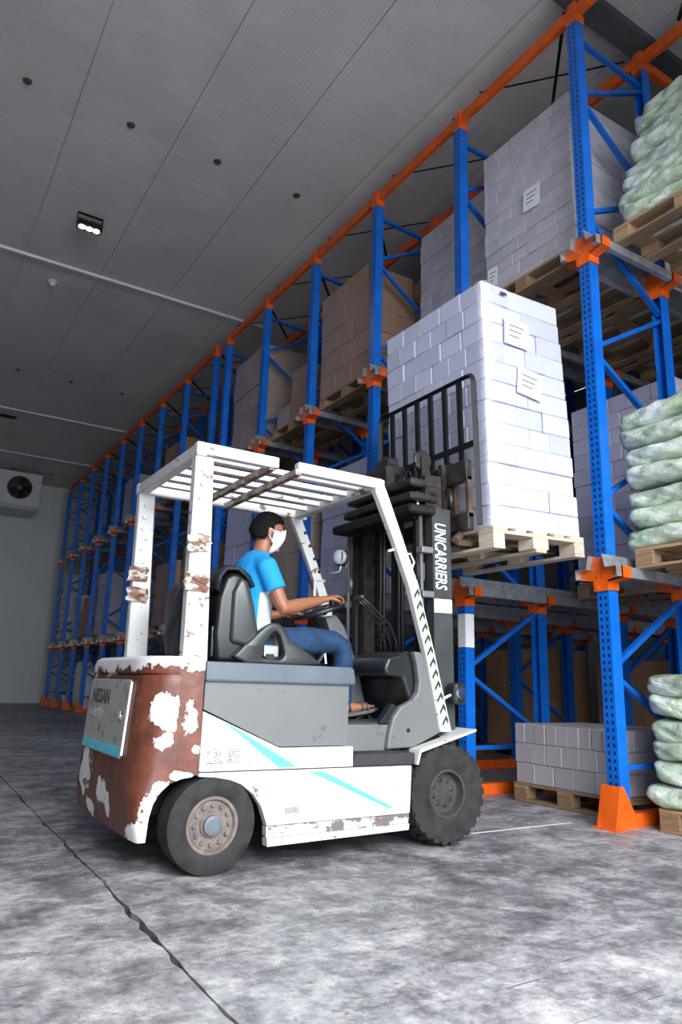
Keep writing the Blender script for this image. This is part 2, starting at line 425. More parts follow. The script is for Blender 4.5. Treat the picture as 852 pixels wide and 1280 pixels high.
# ceiling lamps (LED floodlights hung on a yoke); each carries its own light
def led_lamp(x, y, label, on=True, power=18):
    t = tag(empty('led_floodlight', (x, y, ZC)), label, 'lamp', 'LED floodlights on the ceiling')
    z = ZC
    MB().box(x-.17, x+.17, y-.02, y+.02, z-.008, z).box(x-.17, x-.16, y-.02, y+.02, z-.19, z).box(x+.16, x+.17, y-.02, y+.02, z-.19, z).build('yoke', MT['black_steel'], t)
    h = MB().box(x-.155, x+.155, y-.07, y+.07, z-.20, z-.13)
    for k in range(12): h.box(x-.15+k*.0255, x-.14+k*.0255, y-.065, y+.065, z-.13, z-.10)
    hb = h.build('housing', MT['black_steel'], t)
    for k in (-1, 0, 1):
        MB().lathe([(.042, 0), (.046, -.008), (.03, -.014)], (x+k*.095, y, z-.199), 'z', 16).build('lens', MT['led_lens'] if on else MT['white_enamel'], hb)
    if on:
        l = area_light('led_light', (x, y, z-.23), (0, 0, 0), .3, .12, power, (.5, .64, 1.0)); l.parent = t; l.location = (0, 0, -.23)
led_lamp(1.54, 9.25, 'lit floodlight with three round lenses hung under the ceiling')
led_lamp(-1.8, 9.25, 'added unseen fill floodlight beyond the left edge of the picture, level with the lit one in view')  # this and the next three are unseen lamps added for ambient fill
led_lamp(1.54, .6, 'added unseen fill floodlight above and behind the photographer near the door')
led_lamp(-1.8, .6, 'added unseen fill floodlight over the left side of the aisle near the door')
led_lamp(-1.8, 18.4, 'added unseen fill floodlight over the far left of the aisle')
o = MB().box(1.55, 1.95, 18.4, 18.56, ZC-.03, ZC).box(1.60, 1.90, 18.42, 18.54, ZC-.045, ZC-.03).build('ceiling_vent', MT['black_steel'], None, .006)
tag(o, 'flat dark vent box on the ceiling beyond the far joint strip', 'vent')
o = empty('smoke_detector', (1.44, 11.33, ZC)); tag(o, 'small round white smoke detector on the ceiling', 'detector')
autosmooth(MB().lathe([(.07, 0), (.07, -.02), (.06, -.03)], (1.44, 11.33, ZC), 'z', 20).build('base', MT['white_enamel'], o))
autosmooth(MB().lathe([(.05, -.03), (.048, -.06), (.03, -.085), (.005, -.09)], (1.44, 11.33, ZC), 'z', 20).build('dome', MT['white_enamel'], o))

# evaporator (cold room cooler) under the ceiling at the far wall
def cooler():
    x0, x1, y0, y1, z0, z1 = .95, 3.46, 23.4, 24.9, 5.83, 6.98
    t = tag(empty('cooling_unit', (2.2, 24.9, 5.8)), 'white ceiling cooling unit with round black fans on the far wall', 'cooler')
    MB().box(x0, x1, y0, y1, z0+.1, z1).build('casing', MT['white_enamel'], t, .02, 2)
    MB().prism([(y0, z0+.1), (y0+.1, z0), (y1-.1, z0), (y1, z0+.1)], 'x', x0+.05, x1-.05).build('drip_tray', MT['white_enamel'], t)
    for cx in (1.62, 2.83):
        c = (cx, y0, 6.47)
        fr = MB().lathe([(.36, 0), (.36, -.05), (.33, -.05), (.33, 0)], c, 'y', 36, True).build('fan_ring', MT['fan_black'], t)
        MB().lathe([(.33, -.004), (.0, -.005)], c, 'y', 36).build('fan_recess', MT['fan_black'], fr)
        for k in range(5):
            a = 2*PI*k/5; ca, sa = math.cos(a), math.sin(a)
            pts = []
            for r, w, tw in ((.06, .05, .015), (.2, .10, .02), (.31, .12, .015)):
                pts += [(r, -w, -tw), (r, w, tw)]
            vs = [(cx + p[0]*ca - p[1]*sa, y0-.022+p[2], 6.47 + p[0]*sa + p[1]*ca) for p in pts]
            vs2 = [(q[0], q[1]-.004, q[2]) for q in vs]
            b = MB().add(vs+vs2, [(0,1,3,2), (2,3,5,4), (6,8,9,7), (8,10,11,9), (0,2,8,6), (2,4,10,8), (1,7,9,3), (3,9,11,5), (4,5,11,10), (0,6,7,1)])
            b.build('fan_blade', MT['black_steel'], fr)
        MB().lathe([(.07, -.02), (.06, -.05), (.0, -.055)], c, 'y', 20).build('fan_hub', MT['grey_mark'], fr)
        g = MB()
        for r in (.11, .18, .25, .32): g.lathe([(r+.003, -.058), (r+.003, -.064), (r-.003, -.064), (r-.003, -.058)], c, 'y', 32, True)
        for k in range(4):
            a = PI*k/4; g.bar((cx-.34*math.cos(a), y0-.06, 6.47-.34*math.sin(a)), (cx+.34*math.cos(a), y0-.06, 6.47+.34*math.sin(a)), .006, .006)
        g.build('fan_guard', MT['black_steel'], fr)
cooler()

# ------------------------------------------------------------------ drive-in racking
XR, SP, YA, YB = 4.33, 1.5006, 3.337, 11.40      # post centre x, bay, first posts of the two blocks
ZT = 6.62
FRAME_X = (0.0, 0.915); DEPTH = 2.12
cpol = [(-.05,-.05),(.05,-.05),(.05,-.036),(-.038,-.036),(-.038,.036),(.05,.036),(.05,.05),(-.05,.05)]
up_me = MB().prism(cpol, 'z', 0, ZT).mesh('upright'); up_me.materials.append(MT['perforated_blue'])
NODES_F = (5.82, 4.66, 3.46, 2.25, 1.02); NODES_B = (6.36, 5.15, 4.01, 2.86, 1.63, .45)
def br_mesh(za, zb):
    m = MB().bar((.02, 0, za), (FRAME_X[1]-.02, 0, zb), .035, .042, (0, 1, 0)).mesh('brace'); m.materials.append(MT['blue_steel_brace']); return m
braces = [br_mesh(6.42, 6.38), br_mesh(.38, .38)]
for i, zf in enumerate(NODES_F): braces += [br_mesh(zf+.03, NODES_B[i]-.03), br_mesh(zf-.03, NODES_B[i+1]+.03)]
# bracket: cross-shaped plate with an arm to each side carrying the rails
def bracket_mesh():
    cr = [(-.06,-.115),(.06,-.115),(.068,-.055),(.19,-.035),(.19,.045),(.115,.055),(.068,.06),(.06,.13),(-.06,.13),(-.068,.06),(-.115,.055),(-.19,.045),(-.19,-.035),(-.068,-.055)]
    b = MB().prism(cr, 'x', -.066, -.052)
    for s in (-1, 1):
        b.prism([(s*.06,-.055),(s*.19,-.035),(s*.19,-.023),(s*.06,-.043)], 'x', -.066, .03)
        b.prism([(s*.178,-.035),(s*.19,-.035),(s*.19,.045),(s*.178,.045)], 'x', -.066, .03)
        b.box(-.05, .05, s*.051-.002 if s > 0 else -.063, .063 if s > 0 else -.049, -.11, .12)
    for y, z in ((-.025,.05),(.025,.05),(-.025,-.01),(.025,-.01),(-.03,.1),(.03,-.09)):
        b.lathe([(.010,-.074),(.010,-.066)], (0, y, z), 'x', 6)
    m = b.mesh('bracket'); m.materials.append(MT['orange_steel']); return m
brk_me = bracket_mesh()
LEV = (1.69, 4.30)
def foot_mesh():
    b = MB().add([(-.15,-.075,0),(-.15,.075,0),(-.085,.068,.27),(-.085,-.068,.27),(-.138,-.075,0),(-.138,.075,0),(-.073,.068,.27),(-.073,-.068,.27)],
                 [(0,1,2,3),(7,6,5,4),(0,3,7,4),(1,5,6,2),(3,2,6,7),(0,4,5,1)])
    for s in (-1, 1):
        pts = [(-.149,0),(-.085,.27),(-.045,.27),(.055,.10),(.055,0)]
        b.prism(pts, 'y', s*.075-s*.012, s*.066 if False else s*.075)
    b.box(-.17, -.10, -.10, .10, 0, .008)
    m = b.mesh('post_guard'); m.materials.append(MT['orange_steel']); return m
foot_me = foot_mesh()
def rail_mesh(side, length):
    s = side
    pr = [(s*.178,-.03),(s*.178,.045),(s*.085,.045),(s*.062,.14),(s*.057,.14),(s*.078,.040),(s*.172,.040),(s*.172,-.025),(s*.135,-.025),(s*.135,-.03)]
    m = MB().prism(pr, 'x', -.12, length).mesh('pallet_rail'); m.materials.append(MT['galvanized']); return m
rail_me = {(s, L): rail_mesh(s, L) for s in (-1, 1) for L in (5.4, 1.3)}
plate_me = MB().box(.03, .99, -.045, .045, 0, .09).mesh('base_rail'); plate_me.materials.append(MT['orange_steel'])
tail_me = MB().box(-.05, 5.1, -.045, .045, 0, .09).mesh('base_rail'); tail_me.materials.append(MT['orange_steel'])
def rack_line(y, label, depth):
    t = tag(empty('rack_frame', (XR, y, 0)), label, 'rack', 'upright frame lines of the blue racking')
    for d in range(depth):
        ox = d*DEPTH
        for i, fx in enumerate(FRAME_X):
            inst('upright', up_me, t, (ox+fx, 0, 0), (0, 0, PI*i))
            for z in LEV: inst('bracket', brk_me, t, (ox+fx, 0, z))
        for bm_ in braces: inst('brace', bm_, t, (ox, 0, 0))
    L = 5.4 if depth > 1 else 1.3
    for z in LEV:
        for s in (-1, 1): inst('pallet_rail', rail_me[(s, L)], t, (0, 0, z))
    inst('post_guard', foot_me, t)
    inst('base_rail', tail_me if depth > 1 else plate_me, t, (.0, 0, 0))
    return t
ordn = ['second','third','fourth','fifth','sixth','seventh','eighth','ninth','tenth','eleventh','twelfth','thirteenth','fourteenth']
rack_line(YA-SP, 'blue upright frame just beyond the right edge, behind the sack piles', 2)
rack_line(YA, 'tallest blue perforated upright frame with orange foot beside the sack piles', 3)
LBL = []
for k in range(1, 6): rack_line(YA+k*SP, '%s blue upright frame counted from the sack piles along the rack' % ordn[k-1], 3 if k < 4 else 2)
for k in range(0, 9): rack_line(YB+k*SP, '%s blue upright frame counted from the sack piles along the rack' % ordn[k+5] if k+5 < len(ordn) else 'last blue upright frame beside the far wall', 2 if k < 3 else 1)
# top tie beams, one thing per block and row, a segment for every bay
def top_beam(x, ys_, label):
    t = tag(empty('top_beam', (x, ys_[0], ZT)), label, 'beam', 'orange tie beams on top of the racking')
    for a, b in zip(ys_[:-1], ys_[1:]):
        MB().box(x-.03, x+.03, a+.012, b-.012, ZT+.01, ZT+.125).build('beam_segment', MT['orange_steel'], t, .006)
    for a in ys_:
        MB().box(x-.058, x+.058, a-.058, a+.058, ZT-.07, ZT+.012).box(x-.045, x+.045, a-.045, a+.045, ZT+.01, ZT+.15).build('post_cap', MT['orange_steel'], t, .004)
ysA = [YA+k*SP for k in range(-1, 6)]; ysB = [YB+k*SP for k in range(9)]
top_beam(XR, ysA, 'long orange tie beam along the top of the near front uprights')
top_beam(XR, ysB, 'long orange tie beam along the top of the far front uprights')
top_beam(XR+FRAME_X[1], ysA, 'orange tie beam along the second row of near uprights')
top_beam(XR+FRAME_X[1], ysB, 'orange tie beam along the second row of far uprights')
for k in (0, 2, 4):
    y = YA+k*SP
    tag(MB().box(XR+.98, XR+2.05, y-.03, y+.03, ZT, ZT+.1).build('cross_tie', MT['orange_steel']), 'orange cross tie deep on top of the rack at the %s upright' % ['tallest', 'third', 'fifth'][k//2], 'beam', 'orange cross ties')
def rods(ys_, label):
    t = tag(empty('bracing_rods', (XR, ys_[0], ZT)), label, 'brace')
    for a, b in zip(ys_[:-1], ys_[1:]):
        MB().bar((XR, a+.1, ZT+.168), (XR+.9, b-.42, ZT+.168), .028, .028).build('flat_rod', MT['black_steel'], t)
        MB().bar((XR+.9, a+.15, ZT+.19), (XR, b-.3, ZT+.19), .012, .012).build('thin_rod', MT['black_steel'], t)
rods(ysA, 'black diagonal bracing rods on top of the near rack block'); rods(ysB, 'black diagonal bracing rods on top of the far rack block')
# paper sheet wrapped on the second upright
o = MB().prism([(XR-.056, YA+SP+.04), (XR-.056, YA+SP-.056), (XR+.045, YA+SP-.056), (XR+.045, YA+SP-.0535), (XR-.0535, YA+SP-.0535), (XR-.0535, YA+SP+.04)], 'z', 1.22, 1.51).build('paper_notice', MT['white_paper'])
tag(o, 'white paper sheet wrapped around the second blue upright below its orange bracket', 'paper')

# ------------------------------------------------------------------ pallets
def bev_box_mesh(name, dx, dy, dz, b, mat):
    bm = bmesh.new(); bmesh.ops.create_cube(bm, size=1.0)
    bmesh.ops.scale(bm, vec=(dx, dy, dz), verts=bm.verts)
    if b: bmesh.ops.bevel(bm, geom=list(bm.edges), offset=b, segments=1, affect='EDGES')
    me = bpy.data.meshes.new(name); bm.to_mesh(me); bm.free(); me.materials.append(mat); return me
PCACHE = {}
def pallet(loc, label, dx=.84, dy=1.2, rot=(0,0,0), matn='pallet_wood', parts=True, group='wooden pallets in the racking'):
    """four-way block pallet, long boards along local y; loc = centre of its underside"""
    key = (dx, dy, matn)
    m = MT[matn]
    if key not in PCACHE:
        PCACHE[key] = dict(top=bev_box_mesh('top_board', .13, dy, .022, .003, m), top2=bev_box_mesh('top_board', .10, dy, .022, .003, m),
                           st=bev_box_mesh('stringer', dx, .145, .022, .003, m), bl=bev_box_mesh('block', .10, .145, .078, .004, m),
                           bl2=bev_box_mesh('block', .145, .145, .078, .004, m), bt=bev_box_mesh('bottom_board', .10, dy, .022, .003, m))
    c = PCACHE[key]; spec = []
    for i, f in enumerate((-1, -.5, 0, .5, 1)):
        w = .13 if i in (0, 2, 4) else .10
        spec.append(('top_board', c['top'] if w == .13 else c['top2'], (f*(dx/2-.065), 0, .133)))
    for f in (-1, 0, 1): spec.append(('stringer', c['st'], (0, f*(dy/2-.0725), .111)))
    for fx in (-1, 0, 1):
        spec.append(('bottom_board', c['bt'], (fx*(dx/2-.05) if fx else 0, 0, .011)))
        for fy in (-1, 0, 1): spec.append(('block', c['bl'] if fx else c['bl2'], (fx*(dx/2-.05), fy*(dy/2-.0725), .061)))
    if parts:
        t = tag(empty('pallet', loc, rot), label, 'pallet', group)
        for n, me, l in spec: inst(n, me, t, l)
    else:
        b = MB()
        for n, me, l in spec:
            b.add([v.co + Vector(l) for v in me.vertices], [tuple(p.vertices) for p in me.polygons])
        me = b.mesh('pallet'); me.materials.append(m); t = bpy.data.objects.new('pallet', me); COL.objects.link(t)
        t.location = loc; t.rotation_euler = rot; tag(t, label, 'pallet', group)
    return t

# ------------------------------------------------------------------ carton loads
CC = {}
def carton_mesh(dx, dy, dz, matn):
    k = (round(dx,4), round(dy,4), round(dz,4), matn)
    if k not in CC: CC[k] = bev_box_mesh('carton', dx, dy, dz, min(.006, dz*.05), MT[matn])
    return CC[k]
def wrap(t, dx, dy, h, matn, puff=.012, seed=0, z0=0):
    """stretch film round a load: open box of many facets"""
    r = random.Random(seed); n = 40; rings = []
    for i in range(13):
        z = z0 + h*i/12; ring = []
        for k in range(n):
            a = 2*PI*(k+.5)/n; ca, sa = math.cos(a), math.sin(a); q = max(abs(ca), abs(sa))
            j = puff + r.random()*.006
            ring.append(Vector((ca/q*(dx/2+j), sa/q*(dy/2+j), z)))
        rings.append(ring)
    b = MB().loft(rings, False)
    b.build('stretch_film', MT[matn], t, smooth=True, local=True)
def load(name, label, loc, dx, dy, dz, nz, patterns, matn, rot=(0,0,0), seed=0, widen=0.0, jit=.004, filmn=None, group='carton loads in the racking', cat='carton stack', top_skip=()):
    """loc = centre of the underside; patterns alternate (nx, ny) per layer; only cartons on the outside are built"""
    t = tag(empty(name, loc, rot), label, cat, group); r = random.Random(seed); h = dz/nz
    for i in range(nz):
        nx, ny = patterns[i % len(patterns)]; wx = dx*(1 + widen*(nz-1-i)/max(1, nz-1)); cx, cy = wx/nx, dy/ny
        me = carton_mesh(cx-.003, cy-.003, h-.002, matn)
        lx, ly = r.uniform(-1, 1)*jit*1.5, r.uniform(-1, 1)*jit*1.5
        for a in range(nx):
            for b in range(ny):
                if not (a == 0 or b == 0 or b == ny-1 or i == nz-1 or a == nx-1): continue
                if i == nz-1 and (a, b) in top_skip: continue
                inst('carton', me, t, (-dx/2+cx*(a+.5)+lx+r.uniform(-1,1)*jit, -dy/2+cy*(b+.5)+ly+r.uniform(-1,1)*jit, h*(i+.5)), (0, 0, r.uniform(-1,1)*.006))
    if filmn: wrap(t, dx*(1+widen), dy, dz, filmn, .016, seed)
    return t
def sheet(t, face, u, z, w, h, off, tilt=0, matn='white_paper', lines=True):
    """paper label on the -x ('x') or -y ('y') face of a load, in its local space; sits off mm proud"""
    b = MB(); b.add([(-w/2, 0, -h/2), (w/2, 0, -h/2), (w/2, 0, h/2), (-w/2, 0, h/2), (-w/2, -.0015, -h/2), (w/2, -.0015, -h/2), (w/2, -.0015, h/2), (-w/2, -.0015, h/2)],
                   [(0,1,2,3),(7,6,5,4),(0,4,5,1),(1,5,6,2),(2,6,7,3),(3,7,4,0)])
    R = Matrix.Rotation(tilt, 4, 'Y')
    if face == 'y': M = Matrix.Translation((u, off, z)) @ R
    else: M = Matrix.Translation((off, u, z)) @ Matrix.Rotation(-PI/2, 4, 'Z') @ R
    b.xform(M); o = b.build('label_sheet', MT[matn], t, local=True)
    if lines:
        c = MB()
        for k in range(3): c.box(-w*.32, w*(.30-.1*k), -.0022, -.0014, h*(.25-.2*k)-.006, h*(.25-.2*k)+.006)
        c.xform(M); c.build('print', MT['grey_mark'], o, local=True)
    return o
def lane(k): return YA + SP*(k+.5)
def laneB(k): return YB + SP*(k+.5)
SH1, SH2 = LEV[0]+.0455, LEV[1]+.0455      # shelf heights
PT = .144

# carried load on the forks, leaning back with the mast
TILT = (0, math.radians(-2.2), 0)
LP = (3.655, 3.905, 1.775)
pallet(LP, 'pale wooden pallet carried on the forks under the white cartons', .87, 1.17, TILT, 'pallet_pale', group='pallet on the forks')
mz = Matrix.Translation(LP) @ Euler(TILT).to_matrix().to_4x4()
L = load('carton_load', 'tall stack of white cartons on the pallet lifted by the forklift', mz @ Vector((-.035, 0, PT+.001)), .775, 1.125, 1.76, 12, [(4, 6), (3, 5)], 'c_bluewhite', TILT, 11, .10, .004, 'film_light', 'load on the forks')
sheet(L, 'y', -.08, 1.42, .24, .20, -.585, .04); sheet(L, 'y', .02, 1.06, .24, .20, -.587, .12)
sheet(L, 'y', -.19, 1.70, .06, .022, -.586, 0, 'dark_mark', False)

# lane behind the carried load, top level
def racked(k, lv, xf, dx, dy, lab_p, **kw): pass
pallet((XR+.09+.43, lane(0), SH2), 'wooden pallet under the tall cream carton stack on the top level', .98, 1.2)
L = load('carton_load', 'tall cream carton stack on the top level next to the tallest upright', (XR+.14+.47, lane(0), SH2+PT+.001), .98, 1.08, 1.62, 13, [(4, 6), (5, 5)], 'c_cream', seed=21, filmn='film_light')
sheet(L, 'x', -.10, .78, .20, .22, -.515, .06); sheet(L, 'x', .42, .22, .13, .20, -.515, .04)
for d, nm in ((1, 'second'), (2, 'third'), (3, 'fourth')):
    pallet((XR+.52+1.05*d, lane(0), SH2), '%s wooden pallet deep on the top level behind the cream carton stack' % nm, .98, 1.2)
    load('carton_load', '%s carton stack deep on the top level behind the cream stack' % nm, (XR+.58+1.05*d, lane(0), SH2+PT+.001), .94, 1.1, 1.5, 6, [(2, 3)], 'c_cream', seed=50+d)
pallet((XR+.52+.43, lane(1), SH2), 'wooden pallet under the cream cartons in the second lane top level', .86, 1.2)
L = load('carton_load', 'cream carton stack on the top level behind the second upright', (XR+.50+.45, lane(1), SH2+PT+.001), .86, 1.14, 1.74, 14, [(4, 6), (5, 5)], 'c_cream', seed=22, filmn='film_light')
# brown cartons
pallet((XR+.05+.42, lane(2), SH2), 'wooden pallet under the brown film-wrapped boxes on the top level', .84, 1.2)
L = load('carton_load', 'brown film-wrapped box stack on the top level between the third and fourth uprights', (XR+.03+.36, lane(2)+.02, SH2+PT+.001), .70, 1.12, 1.44, 5, [(2, 3), (2, 2)], 'c_kraft', seed=23, jit=.012, filmn='film_heavy')
load('carton_load', 'second brown box stack behind the brown film-wrapped boxes', (XR+1.35, lane(2)-.05, SH2+PT+.001), .8, 1.05, 1.6, 5, [(2, 3)], 'c_kraft', seed=33, jit=.012)
pallet((XR+1.4, lane(2), SH2), 'wooden pallet behind the brown film-wrapped boxes', .84, 1.2)
pallet((XR+.1+.42, lane(3), SH2), 'wooden pallet carrying a few loose brown boxes on the top level', .84, 1.2)
load('carton_load', 'single upright brown box on the half-empty pallet on the top level', (XR+.35, lane(3)-.12, SH2+PT+.001), .40, .50, .80, 2, [(1, 1)], 'c_kraft', seed=24, filmn='film_heavy')
load('carton_load', 'low shiny brown box at the left of the half-empty pallet', (XR+.34, lane(3)+.38, SH2+PT+.001), .36, .34, .34, 1, [(1, 1)], 'c_pale', seed=25, filmn='film_heavy')
load('carton_load', 'brown boxes at the rear of the half-empty pallet', (XR+.9, lane(3), SH2+PT+.001), .4, .9, .9, 3, [(1, 2)], 'c_kraft', seed=26)
pallet((XR+.12+.42, lane(4), SH2), 'wooden pallet under the tall shiny wrapped load on the top level', .84, 1.2)
L = load('carton_load', 'tall brown load shining in stretch film before the double upright', (XR+.08+.40, lane(4)+.02, SH2+PT+.001), .80, 1.14, 1.60, 5, [(2, 3), (2, 2)], 'c_pale', seed=27, jit=.01, filmn='film_heavy')
pallet((XR+.52, laneB(1), SH2), 'pallet under the low brown cartons on the top level past the double upright', .84, 1.2, parts=False)
load('carton_load', 'low brown cartons on the top level past the double upright', (XR+.5, laneB(1), SH2+PT+.001), .8, 1.16, 1.06, 3, [(2, 5)], 'c_kraft', seed=28)
pallet((XR+.55, laneB(3), SH2), 'pallet under the grey wrapped load on the far top level', .84, 1.2, parts=False)
load('carton_load', 'grey wrapped load on the far top level seen above the guard', (XR+.5, laneB(3), SH2+PT+.001), .8, 1.12, 1.0, 4, [(2, 3)], 'c_lav', seed=29, filmn='film_heavy')

# middle level
pallet((5.63+.42, lane(0), SH1), 'wooden pallet under the grey carton stack behind the carried load', .84, 1.2)
load('carton_load', 'grey white carton stack deep on the middle level behind the carried load', (5.63+.40, lane(0), SH1+PT+.001), .8, 1.14, 1.78, 11, [(4, 5), (3, 4)], 'c_lav', seed=31, filmn='film_light')
pallet((XR+.12+.42, lane(2), SH1), 'wooden pallet under the shiny grey wrapped load behind the mirror', .84, 1.2)
load('carton_load', 'shiny grey film-wrapped load seen between the driver and the mast', (XR+.14+.40, lane(2)+.03, SH1+PT+.001), .8, 1.1, 1.6, 8, [(3, 4)], 'c_lav', seed=32, filmn='film_heavy')
pallet((XR+.12+.42, lane(3), SH1), 'wooden pallet under the pale brown cartons behind the driver', .84, 1.2)
load('carton_load', 'pale brown carton stack right behind the head of the driver', (XR+.14+.40, lane(3), SH1+PT+.001), .8, 1.14, 1.75, 5, [(2, 3), (2, 2)], 'c_pale', seed=34, filmn='film_light')
pallet((XR+.12+.42, lane(4), SH1), 'wooden pallet under the pale cartons left of the driver', .84, 1.2)
load('carton_load', 'pale grey brown carton stack seen left of the driver under the guard', (XR+.10+.40, lane(4), SH1+PT+.001), .8, 1.16, 1.72, 5, [(2, 3)], 'c_lav', seed=35, filmn='film_light')
for j, (nm, mt, hh, nz) in enumerate((('brown carton stack seen between the two rear guard posts', 'c_kraft', 1.4, 4), ('brown carton stack seen left of the rear guard posts', 'c_kraft', 1.2, 4))):
    pallet((XR+.52, laneB(j+1-1), SH1), 'pallet under the %s' % nm, .84, 1.2, parts=False)
    load('carton_load', nm, (XR+.52, laneB(j), SH1+PT+.001), .8, 1.14, hh, nz, [(2, 3)], mt, seed=36+j, filmn='film_light')
pallet((XR+.52, laneB(4), SH1), 'pallet under the tall pale wrapped load on the far middle level', .84, 1.2, parts=False)
load('carton_load', 'tall pale wrapped load on the far middle level left of the guard', (XR+.45, laneB(4), SH1+PT+.001), .8, .95, 1.5, 5, [(2, 3)], 'c_lav', seed=38, filmn='film_heavy')
pallet((XR+.5, laneB(5), SH1), 'pallet under the crumpled brown boxes on the far middle level', .84, 1.2, parts=False)
load('carton_load', 'crumpled brown boxes on the far middle level', (XR+.45, laneB(5), SH1+PT+.001), .8, 1.1, 1.05, 3, [(2, 2), (1, 3)], 'c_kraft', seed=39, jit=.03)

# floor level
pallet((XR+.20+.42, 3.985, .001), 'wooden pallet on the floor under three layers of cartons', .84, 1.04)
load('carton_load', 'three layers of off white cartons on the floor pallet by the orange foot', (XR+.20+.42, 3.985, PT+.002), .84, .98, .46, 3, [(3, 5), (3, 6), (4, 9)], 'c_floor', seed=41, jit=.004, filmn='film_light')
for nm, x, y, dx, dy, h, nz in (('brown box stack on the floor deep in the second lane', 7.6, lane(2), .8, 1.1, 1.25, 4), ('brown box stack on the floor deep behind the cartons', 8.0, lane(1), .8, 1.0, 1.1, 4), ('brown box stack on the floor far back in the rack', 9.8, lane(1), .9, 1.1, 1.3, 4)):
    pallet((x, y, .001), 'pallet under the %s' % nm, .84, 1.2, parts=False)
    load('carton_load', nm, (x, y, PT+.002), dx, dy, h, nz, [(2, 3)], 'c_kraft', seed=int(x*10))

# ------------------------------------------------------------------ sacks
def sack_mesh(name, lx, ly, lz, seed, matn, ends=True, lump=.16):
    r = random.Random(seed); ph = [r.uniform(0, 6.28) for _ in range(12)]
    nu, nv = 44, 36; rings = []
    for i in range(nu+1):
        u = -1 + 2*i/nu
        k = max(0.0, 1-abs(u)**14)**.5            # blunt pillow, gathered at the ends
        k = max(k, .10 if ends else .02); kz = k**.6
        ring = []
        for j in range(nv):
            a = 2*PI*j/nv; ca, sa = math.cos(a), math.sin(a)
            e = (abs(ca)**4.4 + abs(sa)**4.4)**(-1/4.4)
            n = 1 + lump*.5*(math.sin(4*u+2*a+ph[0])*.45 + math.sin(8*u+3*a+ph[1])*.30 + math.sin(13*u-4*a+ph[2])*.22 + math.sin(7*a+17*u+ph[3])*.16 + math.sin(23*u+9*a+ph[5])*.10)
            x = ca*e*lx/2*k*n; z = sa*e*lz/2*kz*(1 + (n-1)*.5)
            z = max(-lz*.5, min(lz*.5, z))
            ring.append(Vector((x, u*ly/2*(1+.03*math.sin(3*a+ph[6])), z + lz*.10*math.sin(2.2*u+ph[4]))))
        rings.append(ring)
    if ends:      # tied neck flaring out
        last = rings[-1]; c = sum(last, Vector())/nv
        for dy_, s_ in ((.02, .7), (.045, 1.2), (.075, 1.9)):
            rings.append([Vector((c.x+(p.x-c.x)*s_*(1+.3*math.sin(5*q)), c.y+dy_, c.z+(p.z-c.z)*s_*.8)) for q, p in enumerate(last)])
    me = MB().loft(rings, True).mesh(name); me.materials.append(MT[matn])
    for p in me.polygons: p.use_smooth = True
    return me
SACKS = [sack_mesh('sack', .64, .82, .160, s, 'produce_sack') for s in range(6)]
def twine_mesh():
    m = MB().lathe([(.030, -.006), (.034, 0), (.030, .006)], (0,0,0), 'y', 10).mesh('tie'); m.materials.append(MT['white_mark']); return m
TIE = twine_mesh()
pos6 = ['lowest', 'second', 'third', 'fourth', 'fifth', 'sixth', 'seventh', 'topmost']
rs = random.Random(5)
def pile(where, z, n, y, dh, xf, lean=0.0, pitchz=0.0):
    for i in range(n):
        lab = ('topmost' if i == n-1 else pos6[i]) + ' clear green sack of the pile ' + where
        t = tag(empty('produce_sack', (xf+.31+rs.uniform(-.02,.02)+lean*i, y+rs.uniform(-.05,.03)+pitchz*i, z+dh*(i+.5)), (rs.uniform(-.03,.03), rs.uniform(-.05,.05), rs.uniform(-.10,.10))), lab, 'sack', 'clear sacks of green produce')
        me = SACKS[(i*5+n) % 6]; o = inst('bag', me, t)
        inst('tie', TIE, t, (0, .405, .0))
PLX = XR+.13+.42
pallet((PLX, YA-.80, .001), 'wooden pallet on the floor under the lowest sack pile', .84, 1.2)
pile('on the floor beside the orange foot', PT, 6, YA-.49, .145, XR+.13)
pallet((PLX, YA-.75, SH1), 'wooden pallet under the middle sack pile', .84, 1.2)
pile('on the middle level', SH1+PT, 7, YA-.46, .152, XR+.12)
pallet((PLX, YA-.75, SH2), 'wooden pallet under the top sack pile', .84, 1.2)
pile('on the top level', SH2+PT, 8, YA-.54, .15, XR+.14, .03, -.02)
# far white sacks and bale
WS = [sack_mesh('sack', .5, 1.05, .26, 20+s, 'white_sack', False, .1) for s in range(3)]
pallet((XR+.5, laneB(7), SH1), 'pallet under the white sacks beside the far wall', .84, 1.2, parts=False)
for i in range(8):
    o = bpy.data.objects.new('white_sack', WS[i % 3]); COL.objects.link(o); o.location = (XR+.28, laneB(7)+rs.uniform(-.04,.04), SH1+PT+.24*(i+.5)); o.rotation_euler = (0, 0, rs.uniform(-.08,.08))
    tag(o, ('topmost' if i == 7 else pos6[i]) + ' white sack of the pile beside the far wall', 'sack', 'white sacks by the far wall')
pallet((XR+.5, laneB(6), SH1), 'pallet under the white sacks next to the crumpled boxes', .84, 1.2, parts=False)
for i in range(5):
    o = bpy.data.objects.new('white_sack', WS[(i+1) % 3]); COL.objects.link(o); o.location = (XR+.36, laneB(6)+rs.uniform(-.04,.04), SH1+PT+.24*(i+.5)); o.rotation_euler = (0, 0, rs.uniform(-.08,.08))
    tag(o, ('topmost' if i == 4 else pos6[i]) + ' white sack of the pile next to the crumpled boxes', 'sack', 'white sacks next to the crumpled boxes')
bal = sack_mesh('bale', .6, 1.05, .9, 40, 'white_sack', False, .05)
o = bpy.data.objects.new('white_bale', bal); COL.objects.link(o); o.location = (XR+.0, YB+5*SP, .58); o.scale = (.8, .8, 1.35); o.location = (XR-.02, laneB(4)+.62, .60)
o.location = (XR+.22, laneB(5)-.1, .54); tag(o, 'big white wrapped bale on the floor behind the counterweight', 'bale')
